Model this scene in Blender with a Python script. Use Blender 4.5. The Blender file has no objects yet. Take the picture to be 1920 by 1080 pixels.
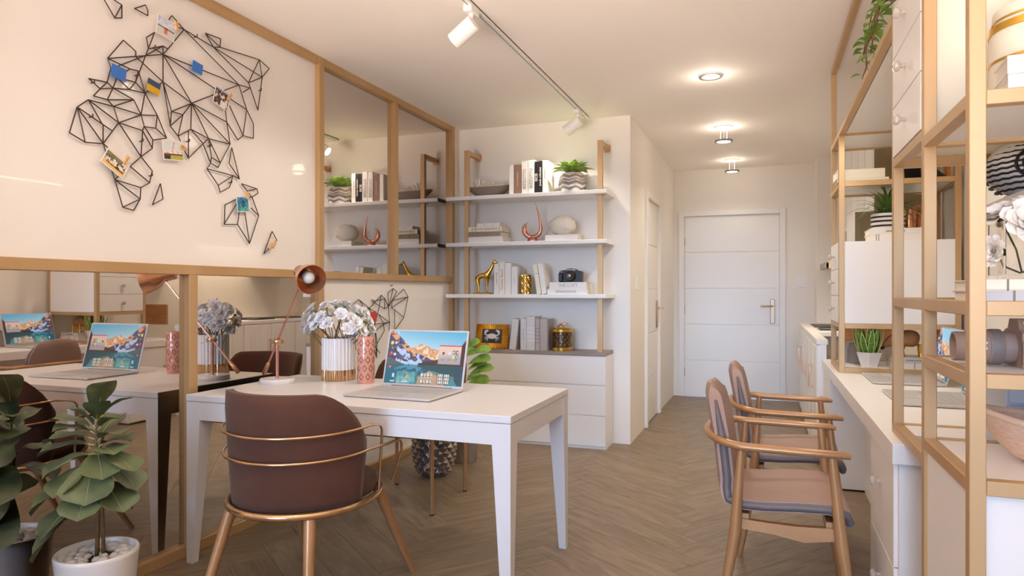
import bpy, bmesh, math, random
from mathutils import Vector, Matrix, Euler
C = bpy.context
SC = C.scene
COL = SC.collection
rnd = random.Random(7)
PI = math.pi

# ------------------------------------------------------------------ camera
cam_d = bpy.data.cameras.new('camera')
cam_d.sensor_width = 36
cam_d.lens = 24.0
cam_d.shift_y = 6 / 1920
cam_d.clip_start = 0.05
cam = bpy.data.objects.new('camera', cam_d)
COL.objects.link(cam)
cam.location = (0, 0, 1.21)
cam.rotation_euler = (PI / 2, 0, math.atan(475 / 1280))
SC.camera = cam

# ------------------------------------------------------------------ world, daylight, exposure
w = bpy.data.worlds.new('world')
SC.world = w
w.use_nodes = True
bg = w.node_tree.nodes['Background']
bg.inputs['Color'].default_value = (0.62, 0.74, 1.0, 1)
bg.inputs['Strength'].default_value = 0.6
SC.view_settings.view_transform = 'Standard'
SC.view_settings.look = 'None'
SC.view_settings.gamma = 1.0
SC.view_settings.use_curve_mapping = False
SC.view_settings.exposure = 1.25
SC.cycles.use_denoising = True
SC.cycles.max_bounces = 12
SC.cycles.diffuse_bounces = 8
SC.cycles.glossy_bounces = 5
SC.cycles.transmission_bounces = 8
SC.cycles.caustics_reflective = False
SC.cycles.caustics_refractive = False
SC.cycles.sample_clamp_indirect = 6.0


def area(name, loc, rot, sx, sy, power, col, spread=180):
    d = bpy.data.lights.new(name, 'AREA')
    d.shape = 'RECTANGLE'
    d.size, d.size_y = sx, sy
    d.energy = power
    d.color = col
    d.spread = math.radians(spread)
    o = bpy.data.objects.new(name, d)
    COL.objects.link(o)
    o.location = loc
    o.rotation_euler = [math.radians(a) for a in rot]
    return o


# the big window in the wall behind the camera: cool light off the sky comes in downwards,
# an added warm fill comes in upwards
# the sun itself, high behind the camera: it strikes the floor just inside the window and bounces up into the room
sn_ = bpy.data.lights.new('sun', 'SUN')
sn_.energy = 3
sn_.color = (0.94, 0.96, 1.0)
sn_.angle = math.radians(0.6)
so1 = bpy.data.objects.new('sun', sn_)
COL.objects.link(so1)
so1.rotation_euler = (math.radians(36), 0, 0)
# upward sun lamp added to brighten the ceiling, in place of ground bounce
gl_ = bpy.data.lights.new('upward_fill', 'SUN')
gl_.energy = 6.9
gl_.color = (1.0, 0.82, 0.70)
gl_.angle = math.radians(44)
go_ = bpy.data.objects.new('upward_fill', gl_)
COL.objects.link(go_)
go_.rotation_euler = (math.radians(124), 0, 0)
# hazy blue morning light, low over the horizon, falling straight through the window
sd = bpy.data.lights.new('sky_glow', 'SUN')
sd.energy = 1.0
sd.color = (0.38, 0.62, 1.0)
sd.angle = math.radians(20)
so_ = bpy.data.objects.new('sky_glow', sd)
COL.objects.link(so_)
so_.rotation_euler = (math.radians(83), 0, 0)


# ------------------------------------------------------------------ materials
def lin(h):
    h = h.lstrip('#')
    v = [int(h[i:i + 2], 16) / 255 for i in (0, 2, 4)]
    return tuple(x / 12.92 if x <= 0.04045 else ((x + 0.055) / 1.055) ** 2.4 for x in v) + (1.0,)


def mat(name, col, rough=0.5, metal=0.0, col2=None, nscale=8.0, bump=0.0, bscale=60.0, stretch=None, coat=0.0,
        spec=0.5, trans=0.0, ior=1.45, emit=None, estr=0.0, sheen=0.0, contrast=(0.35, 0.65)):
    m = bpy.data.materials.new(name)
    m.use_nodes = True
    nt = m.node_tree
    b = nt.nodes['Principled BSDF']
    b.inputs['Base Color'].default_value = lin(col)
    b.inputs['Roughness'].default_value = rough
    b.inputs['Metallic'].default_value = metal
    b.inputs['Specular IOR Level'].default_value = spec
    b.inputs['IOR'].default_value = ior
    b.inputs['Transmission Weight'].default_value = trans
    b.inputs['Coat Weight'].default_value = coat
    b.inputs['Sheen Weight'].default_value = sheen
    if emit:
        b.inputs['Emission Color'].default_value = lin(emit)
        b.inputs['Emission Strength'].default_value = estr
    if col2 or bump:
        tc = nt.nodes.new('ShaderNodeTexCoord')
        mp = nt.nodes.new('ShaderNodeMapping')
        nt.links.new(tc.outputs['Object'], mp.inputs['Vector'])
        if stretch:
            mp.inputs['Scale'].default_value = stretch
    if col2:
        n = nt.nodes.new('ShaderNodeTexNoise')
        n.inputs['Scale'].default_value = nscale
        n.inputs['Detail'].default_value = 5
        r = nt.nodes.new('ShaderNodeValToRGB')
        r.color_ramp.elements[0].position = contrast[0]
        r.color_ramp.elements[1].position = contrast[1]
        r.color_ramp.elements[0].color = lin(col)
        r.color_ramp.elements[1].color = lin(col2)
        nt.links.new(mp.outputs[0], n.inputs['Vector'])
        nt.links.new(n.outputs['Fac'], r.inputs['Fac'])
        nt.links.new(r.outputs['Color'], b.inputs['Base Color'])
    if bump:
        n2 = nt.nodes.new('ShaderNodeTexNoise')
        n2.inputs['Scale'].default_value = bscale
        n2.inputs['Detail'].default_value = 3
        bp = nt.nodes.new('ShaderNodeBump')
        bp.inputs['Strength'].default_value = bump
        bp.inputs['Distance'].default_value = 0.004
        nt.links.new(mp.outputs[0], n2.inputs['Vector'])
        nt.links.new(n2.outputs['Fac'], bp.inputs['Height'])
        nt.links.new(bp.outputs['Normal'], b.inputs['Normal'])
    return m


def vcol_mat(name, rough=0.5, emit=0.0):
    m = bpy.data.materials.new(name)
    m.use_nodes = True
    nt = m.node_tree
    b = nt.nodes['Principled BSDF']
    a = nt.nodes.new('ShaderNodeVertexColor')
    a.layer_name = 'print'
    nt.links.new(a.outputs['Color'], b.inputs['Base Color'])
    b.inputs['Roughness'].default_value = rough
    if emit:
        nt.links.new(a.outputs['Color'], b.inputs['Emission Color'])
        b.inputs['Emission Strength'].default_value = emit
        b.inputs['Base Color'].default_value = (0.02, 0.02, 0.02, 1)
        nt.links.remove(b.inputs['Base Color'].links[0])
    return m


def floor_mat():
    m = bpy.data.materials.new('oak_planks')
    m.use_nodes = True
    nt = m.node_tree
    N = nt.nodes.new
    L = nt.links.new
    b = nt.nodes['Principled BSDF']
    tc = N('ShaderNodeTexCoord')
    oi = N('ShaderNodeObjectInfo')
    cmb = N('ShaderNodeCombineXYZ')
    ml = N('ShaderNodeMath')
    ml.operation = 'MULTIPLY'
    ml.inputs[1].default_value = 37.0
    L(oi.outputs['Random'], ml.inputs[0])
    L(ml.outputs[0], cmb.inputs['X'])
    L(ml.outputs[0], cmb.inputs['Y'])
    add = N('ShaderNodeVectorMath')
    add.operation = 'ADD'
    L(tc.outputs['Object'], add.inputs[0])
    L(cmb.outputs[0], add.inputs[1])
    mp = N('ShaderNodeMapping')
    mp.inputs['Scale'].default_value = (2.2, 14, 1)
    L(add.outputs[0], mp.inputs['Vector'])
    n = N('ShaderNodeTexNoise')
    n.inputs['Scale'].default_value = 1.6
    n.inputs['Detail'].default_value = 6
    n.inputs['Distortion'].default_value = 1.2
    L(mp.outputs[0], n.inputs['Vector'])
    r = N('ShaderNodeValToRGB')
    r.color_ramp.elements[0].position = 0.30
    r.color_ramp.elements[1].position = 0.72
    r.color_ramp.elements[0].color = lin('#77654f')
    r.color_ramp.elements[1].color = lin('#98846a')
    e = r.color_ramp.elements.new(0.5)
    e.color = lin('#88755d')
    L(n.outputs['Fac'], r.inputs['Fac'])
    # knots and dark streaks
    mp2 = N('ShaderNodeMapping')
    mp2.inputs['Scale'].default_value = (4.0, 26, 1)
    L(add.outputs[0], mp2.inputs['Vector'])
    n2 = N('ShaderNodeTexNoise')
    n2.inputs['Scale'].default_value = 1.0
    n2.inputs['Detail'].default_value = 2
    L(mp2.outputs[0], n2.inputs['Vector'])
    r2 = N('ShaderNodeValToRGB')
    r2.color_ramp.elements[0].position = 0.70
    r2.color_ramp.elements[1].position = 0.80
    r2.color_ramp.elements[0].color = (0, 0, 0, 1)
    r2.color_ramp.elements[1].color = (1, 1, 1, 1)
    L(n2.outputs['Fac'], r2.inputs['Fac'])
    mx = N('ShaderNodeMixRGB')
    mx.inputs['Color2'].default_value = lin('#4b3d30')
    L(r2.outputs['Color'], mx.inputs['Fac'])
    L(r.outputs['Color'], mx.inputs['Color1'])
    hsv = N('ShaderNodeHueSaturation')
    mr = N('ShaderNodeMapRange')
    mr.inputs['To Min'].default_value = 0.95
    mr.inputs['To Max'].default_value = 1.06
    L(oi.outputs['Random'], mr.inputs['Value'])
    L(mr.outputs[0], hsv.inputs['Value'])
    L(mx.outputs[0], hsv.inputs['Color'])
    L(hsv.outputs[0], b.inputs['Base Color'])
    b.inputs['Roughness'].default_value = 0.42
    bp = N('ShaderNodeBump')
    bp.inputs['Strength'].default_value = 0.12
    bp.inputs['Distance'].default_value = 0.003
    L(n.outputs['Fac'], bp.inputs['Height'])
    L(bp.outputs[0], b.inputs['Normal'])
    return m


def pane_mat():
    m = bpy.data.materials.new('window_glass')
    m.use_nodes = True
    nt = m.node_tree
    nt.nodes.remove(nt.nodes['Principled BSDF'])
    t = nt.nodes.new('ShaderNodeBsdfTransparent')
    g = nt.nodes.new('ShaderNodeBsdfGlossy')
    g.inputs['Roughness'].default_value = 0.02
    mx = nt.nodes.new('ShaderNodeMixShader')
    mx.inputs[0].default_value = 0.05
    nt.links.new(t.outputs[0], mx.inputs[1])
    nt.links.new(g.outputs[0], mx.inputs[2])
    nt.links.new(mx.outputs[0], nt.nodes['Material Output'].inputs['Surface'])
    return m


M = dict(
    wall=mat('wall_paint', '#efeae2', 0.7, bump=0.03, bscale=180),
    ceil=mat('ceiling_paint', '#faf4ee', 0.75, bump=0.02, bscale=150),
    door=mat('door_paint', '#efece7', 0.4),
    white=mat('white_lacquer', '#f0eeeb', 0.35),
    deskwhite=mat('desk_lacquer', '#dddbdb', 0.35),
    matte=mat('white_matte', '#e8e5e0', 0.55),
    board=mat('glossy_white_board', '#f4efea', 0.23, spec=0.5, coat=0.3),
    gold=mat('brushed_gold', '#c9a87c', 0.40, 0.32, col2='#c09a6c', nscale=3, bump=0.02, bscale=220, stretch=(1, 1, 0.03)),
    brass=mat('polished_brass', '#cfa87e', 0.2, 0.9),
    gilt=mat('gilt', '#dcae4e', 0.24, 0.95, bump=0.15, bscale=35),
    copper=mat('copper', '#dca47c', 0.24, 0.78),
    rose=mat('rose_gold', '#d99b84', 0.22, 0.85),
    mirror=mat('mirror_glass', '#dcd3cb', 0.015, 1.0),
    velvet=mat('rust_velvet', '#4b2b1e', 0.85, col2='#573424', nscale=4, bump=0.1, bscale=300, sheen=0.12),
    mauve=mat('mauve_leather', '#a5887b', 0.5, bump=0.08, bscale=160),
    mauved=mat('slate_piping', '#6d6362', 0.42, bump=0.05, bscale=120),
    ash=mat('bronze_wood', '#b08358', 0.32, 0.3, col2='#bd9064', nscale=6, stretch=(1, 1, 1)),
    oaktop=mat('grey_oak_top', '#a3978c', 0.5, col2='#8d8177', nscale=5, stretch=(1, 9, 9)),
    wire=mat('bronze_wire', '#4b3b31', 0.45, 0.5),
    leaf=mat('fig_leaf', '#525c3f', 0.42, col2='#758058', nscale=9, bump=0.15, bscale=30, spec=0.4),
    vein=mat('leaf_vein', '#b9bf86', 0.5),
    leaf2=mat('bright_leaf', '#5d8a34', 0.4, col2='#8fb14e', nscale=14),
    fern=mat('fern_leaf', '#46682a', 0.45, col2='#6c8d3a', nscale=12),
    snake=mat('snake_leaf', '#76a044', 0.4, col2='#44692c', nscale=30, stretch=(1, 1, 2.5)),
    snakeedge=mat('snake_leaf_edge', '#d3dd7c', 0.4),
    succ=mat('succulent_leaf', '#4f7330', 0.35, col2='#a7bf62', nscale=40, stretch=(1, 1, 1)),
    stem=mat('brown_stem', '#6b5136', 0.7, col2='#84683f', nscale=20),
    soil=mat('dark_soil', '#2b221c', 0.9, bump=0.6, bscale=90),
    pebble=mat('white_pebble', '#d9d4cd', 0.55),
    pot=mat('white_ceramic', '#e6e3e0', 0.25),
    potg=mat('grey_ceramic', '#8f857f', 0.3, col2='#a39a95', nscale=6),
    silver=mat('silvered_ceramic', '#9d9088', 0.2, 0.75),
    black=mat('black_plastic', '#2a2523', 0.4, bump=0.05, bscale=200),
    blackbk=mat('black_cloth', '#1f1a19', 0.5),
    steel=mat('brushed_steel', '#8f8d8a', 0.35, 0.9),
    nickel=mat('satin_nickel', '#c9ad90', 0.38, 0.55),
    taupe=mat('taupe_plastic', '#ab9284', 0.45),
    taupe2=mat('grey_plastic', '#8b7f78', 0.45),
    lapt=mat('silver_laptop', '#c9c7c6', 0.35, 0.25),
    keys=mat('grey_keys', '#b5b2b0', 0.5),
    paper=mat('book_paper', '#efe9dd', 0.8, bump=0.25, bscale=260, stretch=(6, 1, 1)),
    bkwhite=mat('white_book_cover', '#ebe7e1', 0.5),
    bkcream=mat('cream_book_cover', '#ece5cf', 0.55),
    bkbrown=mat('brown_book_cover', '#91705c', 0.55),
    bktaupe=mat('taupe_book_cover', '#a08a74', 0.6),
    bkgrey=mat('pale_grey_book_cover', '#cfccca', 0.55),
    bkgrey2=mat('warm_grey_book_cover', '#b3aaa6', 0.55),
    ink=mat('grey_ink', '#8d7f70', 0.6),
    goldink=mat('gold_ink', '#c79545', 0.4, 0.4),
    whiteink=mat('white_ink', '#efeae2', 0.6),
    bowl=mat('taupe_bowl', '#83756c', 0.5, bump=0.1, bscale=80),
    coral=mat('white_coral', '#e7dfd0', 0.7, bump=0.4, bscale=70),
    pink=mat('rose_glass', '#dc9c8a', 0.18, 0.15, coat=0.4),
    petal=mat('white_petal', '#f7f6f6', 0.6, col2='#ecebee', nscale=20),
    petal2=mat('cream_petal', '#ece7de', 0.6),
    pane=pane_mat(),
    glass=mat('clear_glass', '#ffffff', 0.02, trans=1.0, ior=1.45),
    kglass=mat('crystal_knob', '#f1e6da', 0.08, trans=0.55, ior=1.5),
    peg=mat('wooden_peg', '#e6b985', 0.6),
    blue=mat('blue_card', '#3f79cf', 0.6),
    flagblue=mat('slate_blue_card', '#46546c', 0.6),
    yellow=mat('yellow_card', '#dcae28', 0.6),
    red=mat('red_card', '#d14a40', 0.6),
    darkbrown=mat('dark_enamel', '#2e1c15', 0.3),
    hide=mat('wrinkled_hide', '#b3804e', 0.5, col2='#94683d', nscale=16, bump=1.0, bscale=45),
    straw=mat('woven_straw', '#ecc3a4', 0.7, col2='#f5d6ba', nscale=50, bump=0.8, bscale=180, stretch=(1, 1, 3)),
    strawrim=mat('pale_straw_rim', '#eccaa8', 0.6),
    ltblue=mat('pale_blue_lacquer', '#c7d0de', 0.4),
    olive=mat('olive_veneer', '#93835f', 0.5, col2='#877755', nscale=3, stretch=(6, 6, 1)),
    wood=mat('warm_wood', '#b98656', 0.5, col2='#a87646', nscale=4, stretch=(1, 8, 8)),
    orange=mat('orange_card', '#cf7a2d', 0.5),
    teal=mat('teal_card', '#2a8e98', 0.5),
    marble=mat('white_marble', '#e9e6e4', 0.25, col2='#d5d0cd', nscale=6, contrast=(0.5, 0.8)),
    ledge=mat('lamp_diffuser', '#fff1dc', 0.5, emit='#ffe9cc', estr=5.0),
    bulb=mat('frosted_bulb', '#e6e2dd', 0.25),
    floor=floor_mat(),
    photo=vcol_mat('photo_print', 0.45),
    screen=vcol_mat('screen_print', 0.3, emit=0.40),
    board2=mat('pale_grey_plastic', '#bdb7b2', 0.4),
    crab=mat('white_crab_print', '#ece8e2', 0.6),
    slate=mat('slate_card', '#3b3738', 0.6),
)


# ------------------------------------------------------------------ mesh builder
class MB:
    def __init__(s):
        s.v, s.f, s.c = [], [], None

    def add(s, verts, faces, mtx=None):
        k = len(s.v)
        for p in verts:
            p = Vector(p)
            s.v.append(mtx @ p if mtx else p)
        s.f += [tuple(i + k for i in f) for f in faces]
        return s

    def box(s, x0, y0, z0, x1, y1, z1, mtx=None, bev=0.0):
        if bev > 0:
            b = min(bev, abs(x1 - x0) * .49, abs(y1 - y0) * .49, abs(z1 - z0) * .49)
            bm = bmesh.new()
            bmesh.ops.create_cube(bm, size=1.0)
            for q in bm.verts:
                q.co = ((x0 + x1) / 2 + q.co.x * (x1 - x0), (y0 + y1) / 2 + q.co.y * (y1 - y0), (z0 + z1) / 2 + q.co.z * (z1 - z0))
            bmesh.ops.bevel(bm, geom=list(bm.edges), offset=b, segments=1, affect='EDGES', profile=0.5)
            bm.verts.index_update()
            s.add([q.co.copy() for q in bm.verts], [[q.index for q in f.verts] for f in bm.faces], mtx)
            bm.free()
            return s
        v = [(x, y, z) for z in (z0, z1) for y in (y0, y1) for x in (x0, x1)]
        return s.add(v, [(0, 2, 3, 1), (4, 5, 7, 6), (0, 1, 5, 4), (2, 6, 7, 3), (0, 4, 6, 2), (1, 3, 7, 5)], mtx)

    def tube(s, pts, r, n=8, closed=False, caps=True, flat=1.0, up=(0, 0, 1)):
        pts = [Vector(p) for p in pts]
        N = len(pts)
        rs = r if isinstance(r, (list, tuple)) else [r] * N
        V, F = [], []
        ref = Vector(up)
        for i in range(N):
            if closed:
                t = pts[(i + 1) % N] - pts[i - 1]
            else:
                t = pts[min(i + 1, N - 1)] - pts[max(i - 1, 0)]
            t.normalize()
            a = ref - t * ref.dot(t)
            if a.length < 1e-4:
                a = Vector((1, 0, 0)) - t * t.x
            if a.length < 1e-4:
                a = Vector((0, 1, 0))
            a.normalize()
            ref = a
            b = t.cross(a)
            for j in range(n):
                q = 2 * PI * (j + .5) / n
                V.append(pts[i] + (a * math.cos(q) * flat + b * math.sin(q)) * rs[i])
        M_ = N if closed else N - 1
        for i in range(M_):
            for j in range(n):
                i2, j2 = (i + 1) % N, (j + 1) % n
                F.append((i * n + j, i2 * n + j, i2 * n + j2, i * n + j2))
        if caps and not closed:
            F.append(tuple(range(n)))
            F.append(tuple((N - 1) * n + j for j in reversed(range(n))))
        return s.add(V, F)

    def lathe(s, prof, n=24, mtx=None, cap0=True, cap1=True, rad=None):
        V, F = [], []
        for (r, z) in prof:
            for j in range(n):
                q = 2 * PI * j / n
                k = rad(j, z) if rad else 1.0
                V.append((r * k * math.cos(q), r * k * math.sin(q), z))
        for i in range(len(prof) - 1):
            for j in range(n):
                j2 = (j + 1) % n
                F.append((i * n + j, i * n + j2, (i + 1) * n + j2, (i + 1) * n + j))
        if cap0:
            F.append(tuple(reversed(range(n))))
        if cap1:
            F.append(tuple((len(prof) - 1) * n + j for j in range(n)))
        return s.add(V, F, mtx)

    def grid(s, fn, nu, nv, mtx=None):
        V = [fn(i / nu, j / nv) for j in range(nv + 1) for i in range(nu + 1)]
        F = []
        for j in range(nv):
            for i in range(nu):
                a = j * (nu + 1) + i
                F.append((a, a + 1, a + nu + 2, a + nu + 1))
        return s.add(V, F, mtx)

    def slab(s, fn, nu, nv, th, mtx=None):
        """closed shell: fn(u,v)->point of the middle surface, th thickness (number or function of u,v)"""
        P = [[Vector(fn(i / nu, j / nv)) for i in range(nu + 1)] for j in range(nv + 1)]
        top, bot = [], []
        for j in range(nv + 1):
            for i in range(nu + 1):
                du = P[j][min(i + 1, nu)] - P[j][max(i - 1, 0)]
                dv = P[min(j + 1, nv)][i] - P[max(j - 1, 0)][i]
                nn = du.cross(dv)
                nn = nn.normalized() if nn.length > 1e-9 else Vector((0, 0, 1))
                t = th(i / nu, j / nv) if callable(th) else th
                top.append(P[j][i] + nn * t / 2)
                bot.append(P[j][i] - nn * t / 2)
        K = len(top)
        F = []
        W = nu + 1
        for j in range(nv):
            for i in range(nu):
                a = j * W + i
                F.append((a, a + 1, a + W + 1, a + W))
                F.append((K + a + W, K + a + W + 1, K + a + 1, K + a))
        rim = [i for i in range(nu)] + [j * W + nu for j in range(nv)] + [nv * W + i for i in range(nu, 0, -1)] + [j * W for j in range(nv, 0, -1)]
        for k in range(len(rim)):
            a, b = rim[k], rim[(k + 1) % len(rim)]
            F.append((b, a, K + a, K + b))
        return s.add(top + bot, F, mtx)

    def prism(s, poly, z0, z1, mtx=None):
        n = len(poly)
        V = [(p[0], p[1], z0) for p in poly] + [(p[0], p[1], z1) for p in poly]
        F = [tuple(reversed(range(n))), tuple(range(n, 2 * n))]
        for i in range(n):
            j = (i + 1) % n
            F.append((i, j, n + j, n + i))
        return s.add(V, F, mtx)

    def ball(s, c, r, n=12, m=8, sc=(1, 1, 1), jit=None, mtx=None):
        V = [(c[0], c[1], c[2] + r * sc[2])]
        F = []
        for i in range(1, m):
            p = PI * i / m
            for j in range(n):
                q = 2 * PI * j / n
                k = jit(i, j) if jit else 1
                V.append((c[0] + r * k * sc[0] * math.sin(p) * math.cos(q), c[1] + r * k * sc[1] * math.sin(p) * math.sin(q), c[2] + r * k * sc[2] * math.cos(p)))
        V.append((c[0], c[1], c[2] - r * sc[2]))
        for j in range(n):
            F.append((0, 1 + j, 1 + (j + 1) % n))
        for i in range(m - 2):
            for j in range(n):
                a = 1 + i * n
                F.append((a + j, a + n + j, a + n + (j + 1) % n, a + (j + 1) % n))
        a = 1 + (m - 2) * n
        for j in range(n):
            F.append((a + j, a + n, a + (j + 1) % n))
        return s.add(V, F, mtx)

    def build(s, name, m, parent=None, smooth=None, loc=None):
        me = bpy.data.meshes.new(name)
        me.from_pydata([tuple(p) for p in s.v], [], s.f)
        bm = bmesh.new()
        bm.from_mesh(me)
        bmesh.ops.recalc_face_normals(bm, faces=list(bm.faces))
        bm.to_mesh(me)
        bm.free()
        if isinstance(m, str):
            m = M[m]
        me.materials.append(m)
        if smooth is not None:
            for p in me.polygons:
                p.use_smooth = True
            if smooth > 0:
                me.set_sharp_from_angle(angle=math.radians(smooth))
        o = bpy.data.objects.new(name, me)
        COL.objects.link(o)
        if parent:
            o.parent = parent
        if loc:
            o.location = loc
        return o


def tag(o, label=None, cat=None, group=None, kind=None):
    if label: o['label'] = label
    if cat: o['category'] = cat
    if group: o['group'] = group
    if kind: o['kind'] = kind
    return o


def thing(name, label, cat, loc=(0, 0, 0), rz=0.0, group=None, rot=None):
    o = bpy.data.objects.new(name, None)
    COL.objects.link(o)
    o.empty_display_size = 0.1
    o.location = loc
    o.rotation_euler = rot if rot else (0, 0, rz)
    return tag(o, label, cat, group)


def struct(o):
    o['kind'] = 'structure'
    return o


def dup(root, label=None, loc=None, rz=None):
    r = root.copy()
    COL.objects.link(r)
    if loc is not None: r.location = loc
    if rz is not None: r.rotation_euler[2] = rz
    if label: r['label'] = label
    for ch in list(root.children):
        k = ch.copy()
        COL.objects.link(k)
        k.parent = r
        for g in list(ch.children):
            d = g.copy()
            COL.objects.link(d)
            d.parent = k
    return r


def text(parent, s, size, m, mtx, name='title', sx=1.0, bold=0.0, depth=0.0004):
    cu = bpy.data.curves.new(name, 'FONT')
    cu.body = s
    cu.size = size
    cu.align_x = 'CENTER'
    cu.align_y = 'CENTER'
    cu.extrude = depth
    cu.offset = bold
    cu.resolution_u = 2
    t = bpy.data.objects.new(name, cu)
    COL.objects.link(t)
    dg = C.evaluated_depsgraph_get()
    me = bpy.data.meshes.new_from_object(t.evaluated_get(dg))
    COL.objects.unlink(t)
    bpy.data.objects.remove(t)
    me.transform(mtx @ Matrix.Diagonal((sx, 1, 1, 1)))
    me.materials.clear()
    me.materials.append(M[m])
    o = bpy.data.objects.new(name, me)
    COL.objects.link(o)
    o.parent = parent
    return o


def picture(name, fn, nu, nv, w_, h_, mtx, m, parent, thick=0.0):
    """flat print: a grid of faces, each with the colour fn(u,v) (sRGB 0..1)"""
    V, F, cols = [], [], []
    for j in range(nv + 1):
        for i in range(nu + 1):
            V.append(mtx @ Vector(((i / nu - .5) * w_, (j / nv - .5) * h_, 0)))
    for j in range(nv):
        for i in range(nu):
            a = j * (nu + 1) + i
            F.append((a, a + 1, a + nu + 2, a + nu + 1))
            cols.append(fn((i + .5) / nu, (j + .5) / nv))
    me = bpy.data.meshes.new(name)
    me.from_pydata([tuple(p) for p in V], [], F)
    at = me.color_attributes.new('print', 'FLOAT_COLOR', 'CORNER')
    k = 0
    for p, cc in zip(me.polygons, cols):
        l = [x / 12.92 if x <= 0.04045 else ((x + 0.055) / 1.055) ** 2.4 for x in cc]
        for _ in range(4):
            at.data[k].color = (l[0], l[1], l[2], 1)
            k += 1
    me.materials.append(M[m])
    o = bpy.data.objects.new(name, me)
    COL.objects.link(o)
    o.parent = parent
    return o


def skin(name, verts, edges, radii, m, parent, sub=2, root=0):
    me = bpy.data.meshes.new(name)
    me.from_pydata(verts, edges, [])
    me.materials.append(M[m])
    o = bpy.data.objects.new(name, me)
    COL.objects.link(o)
    o.parent = parent
    sk = o.modifiers.new('skin', 'SKIN')
    sk.use_smooth_shade = True
    for i, sv in enumerate(me.skin_vertices[0].data):
        r = radii[i]
        sv.radius = (r, r) if not isinstance(r, tuple) else r
        sv.use_root = (i == root)
    s2 = o.modifiers.new('sub', 'SUBSURF')
    s2.levels = sub
    s2.render_levels = sub
    return o


def leaf_mb(mb, base, tip, width, up=(0, 0, 1), sag=0.0, n=6, fold=0.15, shape=None, vein=None, curl=0.0):
    """a leaf blade from base to tip, with a folded midrib; returns nothing"""
    base, tip = Vector(base), Vector(tip)
    ax = tip - base
    Ln = ax.length
    t = ax.normalized()
    u = Vector(up)
    side = t.cross(u)
    if side.length < 1e-3:
        side = Vector((1, 0, 0))
    side.normalize()
    nrm = side.cross(t).normalized()
    shape = shape or (lambda q: math.sin(PI * min(1, q ** 0.75)) ** 0.8)
    V, F = [], []
    for i in range(n + 1):
        q = i / n
        c_ = base + ax * q + nrm * (sag * Ln * math.sin(PI * q))
        wd = width / 2 * shape(q)
        for k in (-1, -0.5, 0, 0.5, 1):
            V.append(c_ + side * wd * k + nrm * (abs(k) * fold * wd + curl * width * k * k * math.sin(9 * q)))
    for i in range(n):
        for k in range(4):
            a = i * 5 + k
            F.append((a, a + 1, a + 6, a + 5))
    mb.add(V, F)
    if vein is not None:
        pts = [base + ax * (i / n) + nrm * (sag * Ln * math.sin(PI * i / n) + 0.0008) for i in range(n)]
        vein.tube(pts, [max(0.0006, width * 0.012 * (1 - i / n)) for i in range(n)], 4)

# ------------------------------------------------------------------ the setting
XL, XR, YB, YA, YE, HC = -2.53, 1.0, -1.3, 5.38, 8.1, 2.6
XH = -1.0


def wallbox(name, *b, m='wall'):
    return struct(MB().box(*b).build(name, m))


wallbox('wall_left', XL - .12, YB - .12, -.1, XL, YA + .12, HC + .1)
wallbox('wall_right', XR, YB - .12, -.1, XR + .12, YE + .12, HC + .1)
wallbox('wall_alcove', XL, YA, 0, XH - .1, YA + .12, HC)
# hall wall with the opening of the second door left free
hw = MB()
hw.box(XH - .1, YA, 0, XH, 6.12, HC).box(XH - .1, 6.86, 0, XH, YE + .12, HC).box(XH - .1, 6.12, 2.06, XH, 6.86, HC)
struct(hw.build('wall_hall', 'wall'))
ew = MB()
ew.box(XH, YE, 0, -.885, YE + .12, HC).box(.155, YE, 0, XR, YE + .12, HC).box(-.885, YE, 2.075, .155, YE + .12, HC)
struct(ew.build('wall_end', 'wall'))
wallbox('trim_1', .50, 7.74, 0, XR, YE, HC)           # pier in the corner by the kitchen
wb = MB()
wb.box(XL, YB - .12, 0, -2.3, YB, HC).box(.8, YB - .12, 0, XR, YB, HC).box(-2.3, YB - .12, 0, .8, YB, .2).box(-2.3, YB - .12, 2.4, .8, YB, HC)
struct(wb.build('wall_window', 'wall'))
wn = struct(thing('window_1', None, None, (-.75, YB - .06, 0)))
fr = MB()
for x in (-1.55, -.52, .52, 1.55):
    fr.box(x - .03, -.03, .2, x + .03, .03, 2.4)
fr.box(-1.55, -.03, .2, 1.55, .03, .26).box(-1.55, -.03, 2.34, 1.55, .03, 2.4)
fr.build('window_frame', 'white', wn)
for x in (-1.035, 0, 1.035):
    MB().box(x - .485, -.004, .26, x + .485, .004, 2.34).build('window_pane', 'pane', wn)
wallbox('ceiling', XL - .12, YB - .12, HC, XR + .12, YE + .12, HC + .1, m='ceil')

fl = struct(MB().box(XL, YB, -.05, XR, YE, -.012).build('floor', 'soil'))


def clip(poly, x0, y0, x1, y1):
    for ax, lim, sg in ((0, x0, 1), (0, x1, -1), (1, y0, 1), (1, y1, -1)):
        out = []
        for i in range(len(poly)):
            a, b = poly[i - 1], poly[i]
            da, db = (a[ax] - lim) * sg, (b[ax] - lim) * sg
            if (da >= 0) != (db >= 0):
                t = da / (da - db)
                out.append((a[0] + (b[0] - a[0]) * t, a[1] + (b[1] - a[1]) * t))
            if db >= 0:
                out.append(b)
        poly = out
        if len(poly) < 3:
            return None
    return poly


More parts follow.
